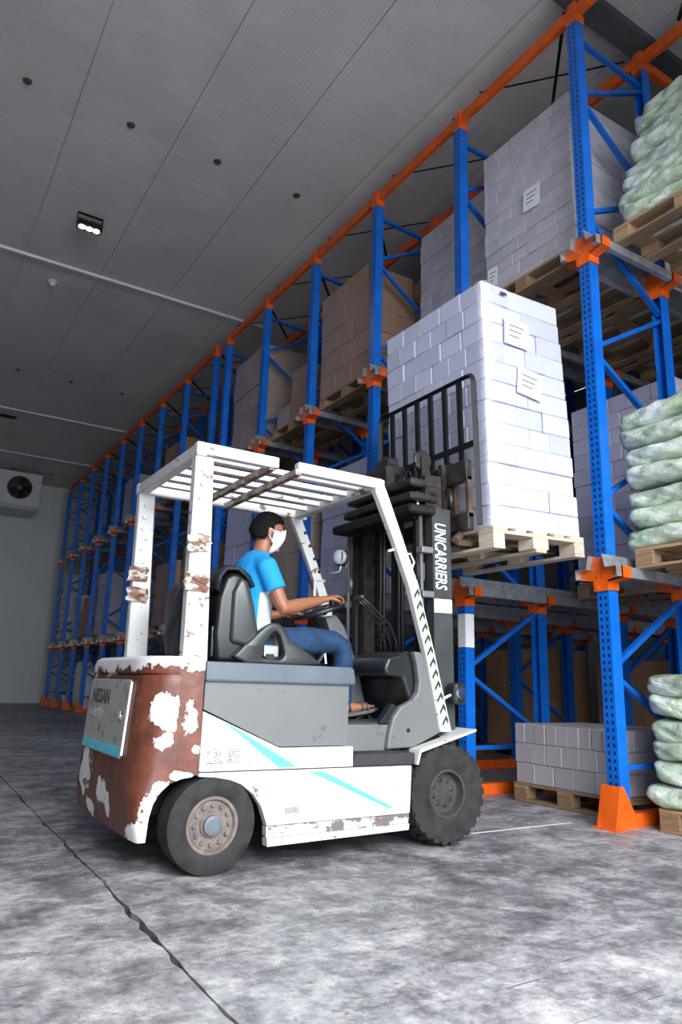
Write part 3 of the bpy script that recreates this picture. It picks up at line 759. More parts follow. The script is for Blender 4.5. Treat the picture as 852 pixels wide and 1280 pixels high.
t = tag(empty('bucket', (XR+.1, laneB(6)-.2, 0)), 'small white bucket on the floor between far uprights', 'bucket')
autosmooth(MB().lathe([(.11, 0), (.135, .34), (.14, .34), (.14, .36), (.12, .36), (.10, .02)], (XR+.1, laneB(6)-.2, 0.001), 'z', 20).build('pail', MT['white_enamel'], t))

# ------------------------------------------------------------------ forklift
TR = tag(empty('forklift', TRUCK), 'worn white electric forklift with rusty counterweight lifting a pallet of cartons', 'forklift')
YR, YL, YC = 3.353, 4.547, 3.95
def mir(y): return 2*YC - y
# counterweight: side profile swept across the width, rounded at the rear corners
prof = [(1.055,.17),(1.040,.24),(1.032,.32),(1.030,.45),(1.036,.60),(1.044,.75),(1.052,.85),(1.058,.888),(1.068,.897),(1.052,.905),(1.054,.94),(1.064,.968),(1.09,.985),(1.20,.987),(1.332,.987),
        (1.332,.70),(1.332,.45),(1.30,.437),(1.25,.430),(1.20,.412),(1.160,.378),(1.130,.33),(1.115,.27),(1.108,.17)]
NREAR = 14
stn = [0, .012, .035, .07, .11, .16, .22, .28, .42]
Ys = [YR+s for s in stn] + [YL-s for s in stn[::-1]]
rings = []
for y in Ys:
    e = min(y-YR, YL-y); r_ = .22
    sh = (1-math.sqrt(max(0, 1-((r_-e)/r_)**2))) if e < r_ else 0
    ring = []
    for i_, (x, z) in enumerate(prof):
        amp = 0 if i_ >= NREAR else (.02 if y < YC else .046) + .13*max(0, min(1, (z-.25)/.3))
        ring.append(Vector((min(x + sh*amp, 1.332), y, z)))
    rings.append(ring)
cw = autosmooth(MB().loft(rings, True).build('counterweight', MT['rusted_paint'], TR, label='heavy rear block, brown rust with flaking white paint'), 35)
# rear service panel with faded lettering
def lean(b, z0=.5, k=.058):
    b.v = [Vector((p.x + .0485 + (p.z-z0)*k, p.y, p.z)) for p in b.v]; return b
pp = [(3.60,.50),(4.32,.50),(4.35,.53),(4.35,.845),(4.32,.87),(3.60,.87),(3.565,.845),(3.565,.53)]
rp = lean(MB().prism(pp, 'x', .976, .990)).build('rear_panel', MT['rear_panel'], TR, .006, 2, label='grey rear service panel with faded lettering')
lean(MB().prism([(3.585,.508),(4.335,.508),(4.335,.552),(3.585,.552)], 'x', .9735, .977)).build('stripe', MT['blue_mark'], rp)
lean(MB().box(.970,.980,3.556,3.572,.52,.86)).build('edge_trim', MT['white_mark'], rp)
lean(MB().lathe([(.030,-.006),(.026,-.012),(.020,-.012),(.020,.0)], (.976,3.64,.70), 'x', 20, True).lathe([(.02,-.002),(.0,-.003)], (.976,3.64,.70), 'x', 16)).build('latch', MT['chrome'], rp)
def text(s, M, size, mat, parent, name='lettering', ext=.001, shear=0.0, bold=0.0, align='LEFT', spacing=1.0):
    cu = bpy.data.curves.new(name, 'FONT'); cu.body = s; cu.size = size; cu.extrude = ext; cu.shear = shear; cu.offset = bold; cu.align_x = align; cu.space_character = spacing
    cu.resolution_u = 3
    to = bpy.data.objects.new('tmp_text', cu); COL.objects.link(to)
    dg = bpy.context.evaluated_depsgraph_get(); me = bpy.data.meshes.new_from_object(to.evaluated_get(dg)); COL.objects.unlink(to); bpy.data.objects.remove(to)
    me.transform(M); off = BASE[parent.name]; me.transform(Matrix.Translation(-off)); me.materials.clear(); me.materials.append(mat)
    o = bpy.data.objects.new(name, me); COL.objects.link(o); o.parent = parent; BASE[o.name] = off; return o
def frame(o, xd, yd):
    xd, yd = Vector(xd), Vector(yd); zd = xd.cross(yd)
    return Matrix.Translation(o) @ Matrix((xd, yd, zd)).transposed().to_4x4()
text('NISSAN', frame((1.0380, 4.27, .745), (0,-1,0), (.058,0,1)), .105, MT['dark_mark'], rp, bold=.002)
text('FORKLIFT', frame((1.0334, 4.27, .665), (0,-1,0), (.058,0,1)), .075, MT['faded_mark'], rp)
text('F', frame((1.0290, 4.05, .59), (0,-1,0), (.058,0,1)), .07, MT['dark_mark'], rp)
# body sides (both)
arch = [(1.704,.206),(1.672,.285),(1.625,.345),(1.56,.392),(1.50,.415),(1.42,.43),(1.337,.436)]
for y0, s in ((YR, 1), (YL, -1)):
    yy = lambda d: y0 + s*d
    low = MB().prism([(1.337,.452),(2.592,.447),(2.580,.20),(1.706,.195)] + arch, 'y', yy(0), yy(.05)).build('lower_side_panel', MT['worn_white'], TR, .004)
    MB().prism([(1.706,.192),(2.580,.197),(2.572,.150),(1.708,.142)], 'y', yy(.008), yy(.05)).build('sill_strip', MT['sill_white'], TR)
    MB().prism([(1.708,.140),(2.572,.148),(2.568,.117),(1.712,.103)], 'y', yy(-.004), yy(.05)).build('sill', MT['worn_white'], TR)
    upn = MB().prism([(1.337,.458),(1.337,.733),(1.759,.557),(2.196,.557),(2.199,.455)], 'y', yy(-.002), yy(.05)).build('upper_side_panel', MT['worn_white'], TR, .003)
    MB().prism([(1.345,.742),(1.345,.872),(2.17,.872),(2.17,.562),(1.762,.562)], 'y', yy(.016), yy(.06)).build('battery_cover', MT['grey_panel'], TR)
    if s > 0:
        MB().prism([(1.445,.685),(1.49,.665),(1.86,.466),(1.755,.466)], 'y', yy(-.0035), yy(0)).build('stripe', MT['blue_mark'], upn)
        MB().prism([(1.93,.440),(2.02,.436),(2.47,.235),(2.43,.235)], 'y', yy(-.0015), yy(.002)).build('stripe', MT['blue_mark'], low)
        text('25', frame((1.37, YR-.0028, .495), (1,0,0), (0,0,1)) @ Matrix.Diagonal((1.45,.78,1,1)), .112, MT['faded_mark'], upn, spacing=1.25, ext=.0005, bold=.005)
        text('25', frame((1.37, YR-.0040, .495), (1,0,0), (0,0,1)) @ Matrix.Diagonal((1.45,.78,1,1)), .112, MT['worn_white'], upn, spacing=1.25, ext=.0005, bold=-.0035)
        MB().box(1.80, 1.88, YR-.001, YR+.01, .245, .275).build('warning_plate', MT['faded_mark'], low)
# deck lid over the battery
MB().prism([(1.336,.872),(2.185,.872),(2.205,.885),(2.190,.962),(2.17,.968),(1.336,.968)], 'y', YR-.008, YL+.008).build('deck_lid', MT['deck_grey'], TR, .012, 2)
MB().box(1.35, 2.16, YR+.06, YL-.06, .42, .87).box(1.75, 2.16, YR+.06, YL-.06, .13, .42).build('battery_case', MT['black_steel'], TR)
MB().box(2.16, 3.00, 3.66, 4.24, .12, .44).box(1.1, 1.75, 3.60, 4.30, .24, .40).build('chassis', MT['black_steel'], TR)
MB().bar((1.415, 3.42, .22), (1.415, 4.48, .22), .10, .10).build('steer_axle', MT['black_steel'], TR)
MB().bar((2.86, 3.5, .285), (2.86, 4.4, .285), .14, .14).build('drive_axle', MT['black_steel'], TR)
for y0, s in ((YR, 1), (YL, -1)):
    yy = lambda d: y0 + s*d
    st = MB().box(2.205, 2.615, min(yy(.0), yy(.30)), max(yy(.0), yy(.30)), .452, .515).build('step', MT['step_rubber'], TR, .006)
    for k in range(4): MB().box(2.23, 2.59, min(yy(.04+k*.06), yy(.07+k*.06)), max(yy(.04+k*.06), yy(.07+k*.06)), .515, .522).build('tread_strip', MT['black_rubber'], st)
    MB().prism([(2.62,.45),(2.645,.53),(3.07,.640),(3.07,.625),(2.655,.515),(2.635,.45)], 'y', yy(-.008), yy(.27)).build('fender', MT['guard_white'], TR, .003)
    cs = [(2.66,1.078),(2.72,1.075),(2.80,.86),(2.89,.625),(2.66,.535),(2.475,.528),(2.49,.62),(2.515,.70),(2.565,.76),(2.655,.80),(2.69,.84),(2.70,.90),(2.685,1.0)]
    MB().prism(cs, 'y', yy(.075), yy(.125)).build('cowl_side', MT['grey_panel'], TR, .012, 3)
    MB().lathe([(.012,-.003),(.012,.0)] if s > 0 else [(.012,0),(.012,.003)], (2.62, yy(.075), .63), 'y', 12).build('bolt', MT['fan_black'], TR)
MB().box(2.15, 2.53, YR+.11, YL-.11, .45, .662).build('floor_riser', MT['grey_panel'], TR, .012, 2)
MB().box(2.18, 2.72, YR+.13, YL-.13, .655, .672).build('floor_mat', MT['step_rubber'], TR)
MB().prism([(2.72,.66),(2.62,.92),(2.50,.935),(2.485,.98),(2.51,1.035),(2.60,1.062),(2.74,1.068),(2.80,.9),(2.80,.66)], 'y', YR+.13, YL-.13).build('dashboard', MT['dash_plastic'], TR, .02, 3)
for k in range(5): MB().prism([(2.53,1.03),(2.59,1.062),(2.69,1.085),(2.71,1.06)], 'y', 3.52+k*.075, 3.57+k*.075).build('dash_rib', MT['dash_plastic'], TR, .01, 2)
MB().prism([(2.44,.665),(2.50,.665),(2.56,.76),(2.53,.78)], 'y', YR+.10, YR+.16).build('kick_plate', MT['dash_plastic'], TR, .006)

# wheels
def tyre(cx, y0, y1, cz, r, lug, name, kind):
    w_ = empty(name, (cx, (y0+y1)/2, cz)); w_.parent = TR; w_.location = Vector((cx, (y0+y1)/2, cz)) - Vector(TRUCK); BASE[w_.name] = Vector((cx, (y0+y1)/2, cz))
    hw = (y1-y0)/2; ri = r*.58 if kind == 'rear' else r*.45
    c = (cx, (y0+y1)/2, cz); q = r-lug
    pr_ = [(ri,-hw*.86),(ri+.012,-hw*.93),(r*.75,-hw*.99),(r*.9,-hw*.96),(q,-hw*.82),(q+.002,0),(q,hw*.82),(r*.9,hw*.96),(r*.75,hw*.99),(ri+.012,hw*.93),(ri,hw*.86)]
    b = MB().lathe(pr_, c, 'y', 48, True)
    if lug > .004:
        n = 26
        for i in range(n):
            for s in (-1, 1):
                a0 = 2*PI*(i + (.5 if s > 0 else 0))/n
                def P(rr, yv, a): return (cx + rr*math.cos(a), c[1]+yv, cz + rr*math.sin(a))
                da = PI/n*.58; sk = PI/n*.7
                ia, ib = s*hw*.04, s*hw*.98
                vs = []
                for rr in (q-.012, r):
                    vs += [P(rr, ia, a0-da+sk), P(rr, ia, a0+da+sk), P(rr-(0.016 if rr == r else 0), ib, a0+da), P(rr-(0.016 if rr == r else 0), ib, a0-da)]
                vs[2] = P(r*.86, ib, a0+da); vs[3] = P(r*.86, ib, a0-da)
                b.add(vs, [(0,1,2,3),(7,6,5,4),(0,4,5,1),(1,5,6,2),(2,6,7,3),(3,7,4,0)])
    t = b.build('tyre', MT['black_rubber'], w_); autosmooth(t, 30)
    sgn = -1 if (y0+y1)/2 < YC else 1
    o_ = sgn*hw*.78
    if kind == 'rear':
        rim = autosmooth(MB().lathe([(ri+.004, o_*.7),(ri+.004, o_*1.12),(ri-.012, o_*1.12),(ri-.020, o_*.92),(.06, o_*.88),(.055, o_*1.0),(.0, o_*1.02)], c, 'y', 40).build('rim', MT['rear_rim'], w_), 30)
        MB().lathe([(.046, o_*.98),(.044, o_*1.25),(.03, o_*1.30),(.0, o_*1.30)], c, 'y', 24).build('hub_cap', MT['deck_grey'], rim)
        for k in range(12):
            a = 2*PI*k/12
            MB().lathe([(.0105, o_*.86),(.0105, o_*1.06),(.006, o_*1.10)], (cx+.088*math.cos(a), c[1], cz+.088*math.sin(a)), 'y', 6).build('wheel_nut', MT['rear_rim'], rim)
    else:
        rim = autosmooth(MB().lathe([(ri+.004, o_*.6),(ri+.004, o_*1.13),(ri-.010, o_*1.13),(ri-.018, o_*.5),(.10, o_*.30),(.098, o_*.45),(.0, o_*.46)], c, 'y', 40).build('rim', MT['front_rim'], w_), 30)
        for k in range(8):
            a = 2*PI*(k+.3)/8
            MB().lathe([(.014, o_*.44),(.014, o_*.62),(.008, o_*.66)], (cx+.070*math.cos(a), c[1], cz+.070*math.sin(a)), 'y', 6).build('wheel_nut', MT['greasy_steel'], rim)
plain('rear_rim', (.17, .135, .115), .65, .1, .4, 20, .1); plain('front_rim', (.055, .053, .052), .6, .2, .4, 14, .1)
tyre(2.86, YR+.0, YR+.235, .285, .285, .018, 'front_wheel', 'front'); tyre(2.86, YL-.235, YL, .285, .285, .018, 'front_wheel', 'front')
tyre(1.425, YR-.005, YR+.165, .218, .218, .0, 'rear_wheel', 'rear'); tyre(1.425, YL-.165, YL+.005, .218, .218, .0, 'rear_wheel', 'rear')

# overhead guard
GZ0, GZ1 = 2.025, 2.085
og = MB().box(1.228, 1.285, 3.413, 4.487, GZ0-.01, GZ1).build('rear_roof_beam', MT['guard_white'], TR, .006)
for y0, y1 in ((3.43, 3.495), (4.405, 4.47)):
    gp = MB().prism([(1.245,.968),(1.372,.968),(1.330,GZ0-.005),(1.231,GZ0-.005)], 'y', y0, y1).build('rear_guard_post', MT['guard_white'], TR, .006)
    for k in range(3): MB().lathe([(.013,-.004),(.010,-.010),(.0,-.010)], (1.275-.002*k, y0, 1.94-.075*k), 'y', 8).build('bolt', MT['bolt_metal'], gp)
MB().box(1.225, 1.705, 3.41, 3.465, GZ0, GZ1+.004).build('roof_side_rail', MT['guard_white'], TR, .008, 2)
MB().box(1.825, 2.40, 3.41, 3.465, GZ0, GZ1+.004).build('roof_side_rail', MT['guard_white'], TR, .008, 2)
MB().box(1.225, 2.46, 4.435, 4.49, GZ0, GZ1+.004).build('roof_side_rail', MT['guard_white'], TR, .008, 2)
MB().box(2.36, 2.42, 3.41, 4.49, GZ0, GZ1).build('front_roof_beam', MT['guard_white'], TR, .006)
for x in (1.665, 1.83): MB().box(x-.018, x+.018, 3.42, 4.45, GZ0-.014, GZ0+.022).build('roof_cross_bar', MT['rust_bar'], TR)
for y in (3.60, 3.77, 3.94, 4.11, 4.28): MB().box(1.27, 2.38, y-.022, y+.022, GZ0+.022, GZ0+.052).build('roof_slat', MT['guard_white'], TR)
rgt = [(2.335,GZ1),(2.40,GZ1),(2.445,1.99),(2.56,1.735),(2.676,1.47),(2.80,1.08),(2.93,.62)]
lft = [(2.845,.62),(2.735,1.055),(2.607,1.455),(2.49,1.72),(2.375,1.955),(2.335,GZ0)]
for y0, y1 in ((3.405, 3.455), (4.445, 4.495)):
    fp = MB().prism(rgt + lft, 'y', y0, y1).build('front_guard_pillar', MT['guard_white'], TR, .008, 2)
    if y0 < 4:
        sp = MB().prism([(2.662,1.50),(2.789,1.08),(2.915,.64),(2.865,.64),(2.747,1.055),(2.620,1.47)], 'y', y0-.002, y0+.001).build('warning_strip', MT['strip_pale'], fp)
        n = 12
        for k in range(n):
            f = (k+.6)/n; z = 1.46 + (.66-1.46)*f
            cx = 2.641 + (2.768-2.641)*(1.485-z)/(1.485-1.067) if z > 1.067 else 2.768 + (2.890-2.768)*(1.067-z)/(1.067-.64)
            MB().prism([(cx-.022,z-.014),(cx+.004,z+.032),(cx+.021,z+.006),(cx+.021,z-.024),(cx+.003,z+.002),(cx-.018,z-.036)], 'y', y0-.0032, y0-.0015).build('chevron', MT['green_mark'], sp)
    else:
        for k in range(4): MB().lathe([(.013,-.004),(.010,-.010),(.0,-.010)], (2.455+.042*k, y0, 1.93-.09*k), 'y', 8).build('bolt', MT['fan_black'], fp)
        MB().tube([(2.64,y0+.02,1.60),(2.56,y0-.01,1.60),(2.545,y0-.01,1.585),(2.545,y0-.01,1.48)], .011, 8).build('grab_handle', MT['guard_white'], fp)
# torn tape hanging on the rear guard posts
rt_ = random.Random(2)
for (tx, ty, tz) in ((1.245, 3.425, 1.60), (1.25, 3.425, 1.40), (1.235, 4.40, 1.55), (1.24, 4.40, 1.42)):
    b = MB(); pts = []
    for i_ in range(6):
        for j_ in range(4): pts.append((tx - .030 + .040*j_ + rt_.uniform(-.012, .012), ty - .006 - rt_.random()*.012, tz - .018*i_ + rt_.uniform(-.008, .008)))
    b.add(pts + [(p[0], p[1]+.002, p[2]) for p in pts], [(i_*4+j_, i_*4+j_+1, i_*4+j_+5, i_*4+j_+4) for i_ in range(5) for j_ in range(3)] + [(24+i_*4+j_+4, 24+i_*4+j_+5, 24+i_*4+j_+1, 24+i_*4+j_) for i_ in range(5) for j_ in range(3)])
    b.build('torn_tape', MT['rust_bar'], TR)
# round lamp on the far pillar
rl = MB().lathe([(.0,.055),(.035,.050),(.058,.030),(.066,.0),(.062,-.03),(.058,-.035)], (2.755, 4.42, 1.78), 'x', 20).build('work_lamp', MT['fan_black'], TR, smooth=True)
MB().lathe([(.060,-.030),(.050,-.050),(.025,-.062),(.0,-.065)], (2.755, 4.42, 1.78), 'x', 20).xform(Matrix.Translation((2.755,4.42,1.78)) @ Matrix.Rotation(.6,4,'Z') @ Matrix.Translation((-2.755,-4.42,-1.78))).build('lamp_glass', MT['white_enamel'], rl, smooth=True)
MB().tube([(2.75,4.42,1.72),(2.745,4.43,1.68),(2.70,4.46,1.665),(2.66,4.47,1.67)], .010, 8).build('bracket', MT['chrome'], rl)
# indicator, wires and tie near the right pillar
MB().box(2.645, 2.70, 3.46, 3.50, 1.455, 1.545).build('indicator', MT['orange_lens'], TR, .008, 2, label='orange indicator lens beside the right pillar')
MB().tube([(2.56,3.45,1.70),(2.60,3.47,1.66),(2.66,3.47,1.67),(2.69,3.47,1.62),(2.67,3.48,1.56)], .006, 6).build('wire', MT['white_mark'], TR)
MB().tube([(2.47,3.44,1.66),(2.56,3.44,1.69)], .008, 6).build('peg', MT['white_mark'], TR)
# head lamp in front of the mast foot
hl = MB().box(2.935, 3.03, 3.385, 3.47, .78, .905).build('head_lamp', MT['dash_plastic'], TR, .022, 3)
MB().lathe([(.032,-.012),(.036,0)], (2.985, 3.385, .845), 'y', 16).build('lamp_glass', MT['chrome'], hl)
MB().tube([(2.87,3.44,.80),(2.94,3.43,.83)], .013, 8).build('stem', MT['chrome'], hl)

# steering column, wheel, levers, pedal
sc_ = MB().loft([[Vector((x+dx*a, 3.95+dy, z+dz*a)) for dx, dz, dy in ((-.05,.0,-.06),(.05,.03,-.06),(.05,.03,.06),(-.05,0,.06))] for x, z, a in ((2.58,.70,1.2),(2.52,.95,1.1),(2.41,1.20,1.1),(2.36,1.28,.8))]).build('steering_column', MT['column_plastic'], TR, .012, 2)
SWM = Matrix.Translation((2.30, 3.95, 1.325)) @ Matrix.Rotation(math.radians(-20), 4, 'Y')
rim_pts = [(.165*math.cos(2*PI*k/28), .165*math.sin(2*PI*k/28), 0) for k in range(28)]
sw = MB(); rings = []
for k in range(29):
    a = 2*PI*k/28; c_ = Vector((.165*math.cos(a), .165*math.sin(a), 0)); rd = Vector((math.cos(a), math.sin(a), 0))
    rings.append([c_ + rd*.015*math.cos(t) + Vector((0,0,.015*math.sin(t))) for t in [2*PI*j/8 for j in range(8)]])
sw.loft(rings, False).xform(SWM)
swo = sw.build('steering_wheel', MT['dash_plastic'], TR, smooth=True)
sp_ = MB()
for a in (.5, 2.6, 4.7): sp_.bar((0,0,-.02), (.155*math.cos(a), .155*math.sin(a), 0), .03, .012)
sp_.lathe([(.05,-.035),(.05,.005),(.035,.015),(.0,.016)], (0,0,0), 'z', 16); sp_.xform(SWM).build('spokes', MT['dash_plastic'], swo)
MB().lathe([(.02,0),(.024,.03),(.018,.06),(.0,.065)], (0,0,0), 'z', 12).xform(SWM @ Matrix.Translation((.02,-.16,.01))).build('spinner_knob', MT['dash_plastic'], swo, smooth=True)
for k in range(3):
    y = 3.66+k*.06
    lv = MB().tube([(2.70,y,1.06),(2.70,y,1.14),(2.655,y,1.24),(2.50+.02*k,y,1.36),(2.44+.02*k,y,1.395)], .007, 6).build('lever', MT['fan_black'], TR, smooth=True)
    MB().ell((2.435+.02*k, y, 1.40), (.022,.018,.018), 10, 8).build('lever_knob', MT['dash_plastic'], lv, smooth=True)
MB().bar((2.50,3.83,.675),(2.66,3.83,.735), .08, .012).bar((2.60,3.83,.71),(2.63,3.83,.67), .02, .02).build('pedal', MT['black_rubber'], TR)

# seat
def rounded(pts, y0, y1, name, mat, parent, b=.04):
    o = MB().prism(pts, 'y', y0, y1).build(name, mat, parent, b, 4, True); return o
se = rounded([(1.535,.975),(1.515,1.12),(1.525,1.32),(1.56,1.44),(1.60,1.475),(1.66,1.47),(1.70,1.42),(1.74,1.22),(1.80,1.05),(1.80,.975)], 3.71, 4.19, 'seat_back', MT['seat_vinyl'], TR, .045)
rounded([(1.60,1.08),(1.60,1.36),(1.64,1.45),(1.69,1.43),(1.735,1.30),(1.78,1.10),(1.78,1.05)], 3.685, 3.76, 'side_shell', MT['seat_plastic'], se, .03)
rounded([(1.508,1.00),(1.505,1.17),(1.53,1.17),(1.53,1.00)], 3.74, 4.16, 'map_pocket', MT['seat_vinyl'], se, .008)
rounded([(1.74,.972),(1.74,1.06),(1.86,1.05),(2.10,1.075),(2.17,1.04),(2.18,.98)], 3.72, 4.18, 'seat_cushion', MT['seat_vinyl'], TR, .03)
out = [(1.60,.975),(1.62,1.03),(1.70,1.09),(1.78,1.17),(1.83,1.205),(1.885,1.20),(1.93,1.15),(1.97,1.09),(2.05,1.065),(2.13,1.05),(2.17,1.01),(2.17,.975)]
hole = [(1.775,1.005),(1.80,1.09),(1.845,1.155),(1.88,1.15),(1.905,1.09),(1.925,1.02),(1.90,1.0)]
# keyhole polygon so the restraint keeps its opening
kp = out[:1] + [(1.775,.975)] and [(1.60,.975)] + out[1:] + [(1.7751,.975)] + hole[::-1][-1:] + hole[::-1][:-1] + [(1.7749,1.005),(1.7749,.975)]
hg = MB(); 
def ringgap():
    # restraint built as a swept band around the opening
    n = len(out)
    import itertools
    o2 = out; 
    m = 24
    def samp(poly, k, m):
        P = [Vector((p[0], p[1])) for p in poly]; P.append(P[0]); L = [0]
        for i in range(len(P)-1): L.append(L[-1] + (P[i+1]-P[i]).length)
        t = L[-1]*k/m
        for i in range(len(P)-1):
            if t <= L[i+1] + 1e-9:
                f = (t-L[i])/(L[i+1]-L[i]); return P[i].lerp(P[i+1], f)
        return P[0]
    ctr = Vector((1.85, 1.07)); rings = []
    for k in range(m+1):
        a = PI + 2*PI*(k % m)/m; d = Vector((math.cos(a), math.sin(a)))
        def hit(poly):
            best = None; P = [Vector(p) for p in poly]
            for i in range(len(P)):
                a_, b_ = P[i], P[(i+1) % len(P)]; e = b_-a_; den = d.x*e.y - d.y*e.x
                if abs(den) < 1e-9: continue
                w_ = a_-ctr; t = (w_.x*e.y - w_.y*e.x)/den; u = (w_.x*d.y - w_.y*d.x)/den
                if t > 0 and -1e-6 <= u <= 1+1e-6: best = t if best is None else max(best, t)
            return best or .05
        ho, hi = hit(out), hit(hole)
        if ho - hi < .015: ho = hi + .015
        po, pi_ = ctr + d*ho, ctr + d*hi
        rings.append([Vector((po.x,3.655,po.y)), Vector((po.x,3.715,po.y)), Vector((pi_.x,3.715,pi_.y)), Vector((pi_.x,3.655,pi_.y))])
    return MB().loft(rings, False)
ringgap().build('hip_restraint', MT['seat_plastic'], TR, .012, 3, True)
bk = MB().box(1.80, 1.895, 3.675, 3.71, 1.01, 1.08).build('belt_buckle', MT['bolt_metal'], TR, .01, 2)
MB().box(1.81, 1.86, 3.67, 3.70, .98, 1.03).build('buckle_slot', MT['fan_black'], bk)
MB().tube([(2.14,3.68,.985),(2.17,3.67,1.03),(2.19,3.67,1.05),(2.20,3.67,.99)], .009, 6).build('seat_lever', MT['chrome'], TR)

# mast
PIV = Vector((2.96, 0, .3)); MR = Matrix.Translation(PIV) @ Matrix.Rotation(math.radians(-1.3), 4, 'Y') @ Matrix.Translation(-PIV)
def mast(b, name, mat, parent=TR, **k): return b.xform(MR).build(name, mat, parent, **k)
def chan(y, s, x0, x1, z0, z1, t, wd):
    pts = [(x0,y),(x1,y),(x1,y+s*wd),(x1-t,y+s*wd),(x1-t,y+s*t),(x0+t,y+s*t),(x0+t,y+s*wd),(x0,y+s*wd)]
    return MB().prism(pts, 'z', z0, z1)
for y, s in ((3.49, 1), (4.41, -1)):
    oc = mast(chan(y, s, 2.885, 3.035, .10, 2.0, .018, .07), 'outer_mast_channel', MT['grey_mast'])
    if s > 0:
        M_ = MR @ frame((2.905, y-.0015, 1.905), (0,0,-1), (1,0,0))
        text('UNICARRIERS', M_ @ Matrix.Diagonal((.545,1,1,1)), .128, MT['white_mark'], oc, bold=.002, shear=.15, spacing=1.0)
        mast(MB().box(2.889, 3.031, y-.002, y+.001, 1.33, 1.415), 'white_band', MT['white_mark'], oc)
    mast(chan(y+s*.075, s, 2.895, 3.03, .16, 2.24, .016, .05), 'inner_mast_channel', MT['greasy_steel'])
    mast(MB().tube([(2.845,y+s*.10,.2),(2.845,y+s*.10,1.93)], .028, 14), 'lift_cylinder', MT['black_steel'], smooth=True)
    mast(MB().tube([(2.845,y+s*.10,1.93),(2.845,y+s*.10,2.12)], .018, 12), 'cylinder_rod', MT['chrome'], smooth=True)
    hz = MB().tube([(2.82,y+s*.035,.5),(2.82,y+s*.035,1.45),(2.82,y+s*.04,1.95)], .014, 10)
    mast(hz, 'hydraulic_pipe', MT['column_plastic'], smooth=True)
    for z in (1.44, 1.72): mast(MB().box(2.80,2.89,y+s*.01-.015,y+s*.05+.015,z-.02,z+.02), 'pipe_clamp', MT['bolt_metal'], bevel=.005)
    mast(MB().tube([(2.835,y+s*.06,1.53),(2.835,y+s*.06,1.64)], .026, 12), 'pipe_filter', MT['bolt_metal'], smooth=True)
    mast(MB().tube([(2.83,y+s*.075,1.62),(2.83,y+s*.075,1.92)], .016, 8), 'spring_hose', MT['rusty_steel'])
    tl = MB().tube([(2.60,y-s*.02,.50),(2.88,y-s*.02,.58)], .03, 10); mast(tl, 'tilt_cylinder', MT['black_steel'], smooth=True)
mast(MB().prism([(2.70,3.48),(2.90,3.46),(2.90,4.44),(2.70,4.42)], 'z', 1.945, 2.005), 'crosshead', MT['black_steel'], bevel=.012)
mast(MB().prism([(2.76,3.54),(2.99,3.54),(2.99,4.36),(2.76,4.36),(2.74,3.95)], 'z', 2.05, 2.105), 'crosshead', MT['greasy_steel'], bevel=.012)
mast(MB().prism([(2.78,3.56),(3.03,3.56),(3.03,4.34),(2.78,4.34),(2.76,3.95)], 'z', 2.15, 2.205), 'crosshead', MT['greasy_steel'], bevel=.012)
for z in (.25, .9): mast(MB().box(2.87, 2.90, 3.56, 4.34, z, z+.12), 'mast_brace', MT['black_steel'])
mast(MB().tube([(2.95,3.95,.25),(2.95,3.95,1.9)], .045, 16), 'free_lift_cylinder', MT['black_steel'], smooth=True)
mast(MB().tube([(2.95,3.95,1.9),(2.95,3.95,2.33)], .030, 14), 'free_lift_rod', MT['black_steel'], smooth=True)
mast(MB().box(2.86,3.03,3.94,4.22,2.205,2.40).box(2.90,3.0,3.98,4.16,2.40,2.47), 'cylinder_head', MT['greasy_steel'], bevel=.015)
for y in (3.72, 4.13):
    p_ = mast(MB().lathe([(.020,-.022),(.062,-.022),(.072,-.016),(.060,-.008),(.060,.008),(.072,.016),(.062,.022),(.020,.022)], (2.99, y, 2.385), 'y', 24, True), 'chain_pulley', MT['greasy_steel'])
    mast(MB().lathe([(.022,-.03),(.022,.03)], (2.99, y, 2.385), 'y', 10), 'pulley_pin', MT['rusty_steel'], p_)
    mast(MB().box(2.96,3.03,y+.025,y+.04,2.2,2.40).box(2.96,3.03,y-.04,y-.025,2.2,2.40), 'pulley_fork', MT['greasy_steel'])
    ch = MB()
    for k in range(46):
        z = .62 + k*.038; w_ = .020 if k % 2 else .014
        ch.box(2.918, 2.930, y-w_, y+w_, z, z+.030)
    mast(ch, 'lift_chain', MT['black_steel'])
for k, y in enumerate((3.82, 3.86, 4.03, 4.07)):
    mast(MB().tube([(2.90,y,.5),(2.89,y,1.3),(2.90,y,2.25),(2.97,y,2.36),(3.02,y,2.25),(3.03,y,2.05)], .012, 8), 'hydraulic_hose', MT['hose_rubber'], smooth=True)

# carriage, backrest, forks (lean with the load)
PV2 = Vector((3.10, 0, 1.9)); CR = Matrix.Translation(PV2) @ Matrix.Rotation(math.radians(-2.2), 4, 'Y') @ Matrix.Translation(-PV2)
def car(b, name, mat, parent=TR, **k): return b.xform(CR).build(name, mat, parent, **k)
car(MB().box(3.055, 3.105, 3.375, 4.43, 2.19, 2.335), 'carriage_plate', MT['greasy_steel'], bevel=.008)
car(MB().box(3.055, 3.105, 3.375, 4.43, 1.865, 1.985), 'carriage_plate', MT['greasy_steel'], bevel=.008)
for y in (3.60, 4.20): car(MB().box(3.02, 3.06, y-.02, y+.02, 1.86, 2.34), 'carriage_upright', MT['greasy_steel'])
car(MB().box(3.06, 3.10, 3.375, 3.40, 1.95, 2.22), 'carriage_end', MT['rusty_steel'])
car(MB().tube([(3.05,3.56,2.16),(3.03,3.52,2.14),(3.02,3.50,2.08),(3.03,3.52,2.02)], .02, 8).tube([(3.04,3.62,2.02),(3.04,3.62,2.18)], .02, 8), 'carriage_hose', MT['hose_rubber'], smooth=True)
BX0, BX1 = 3.115, 3.150
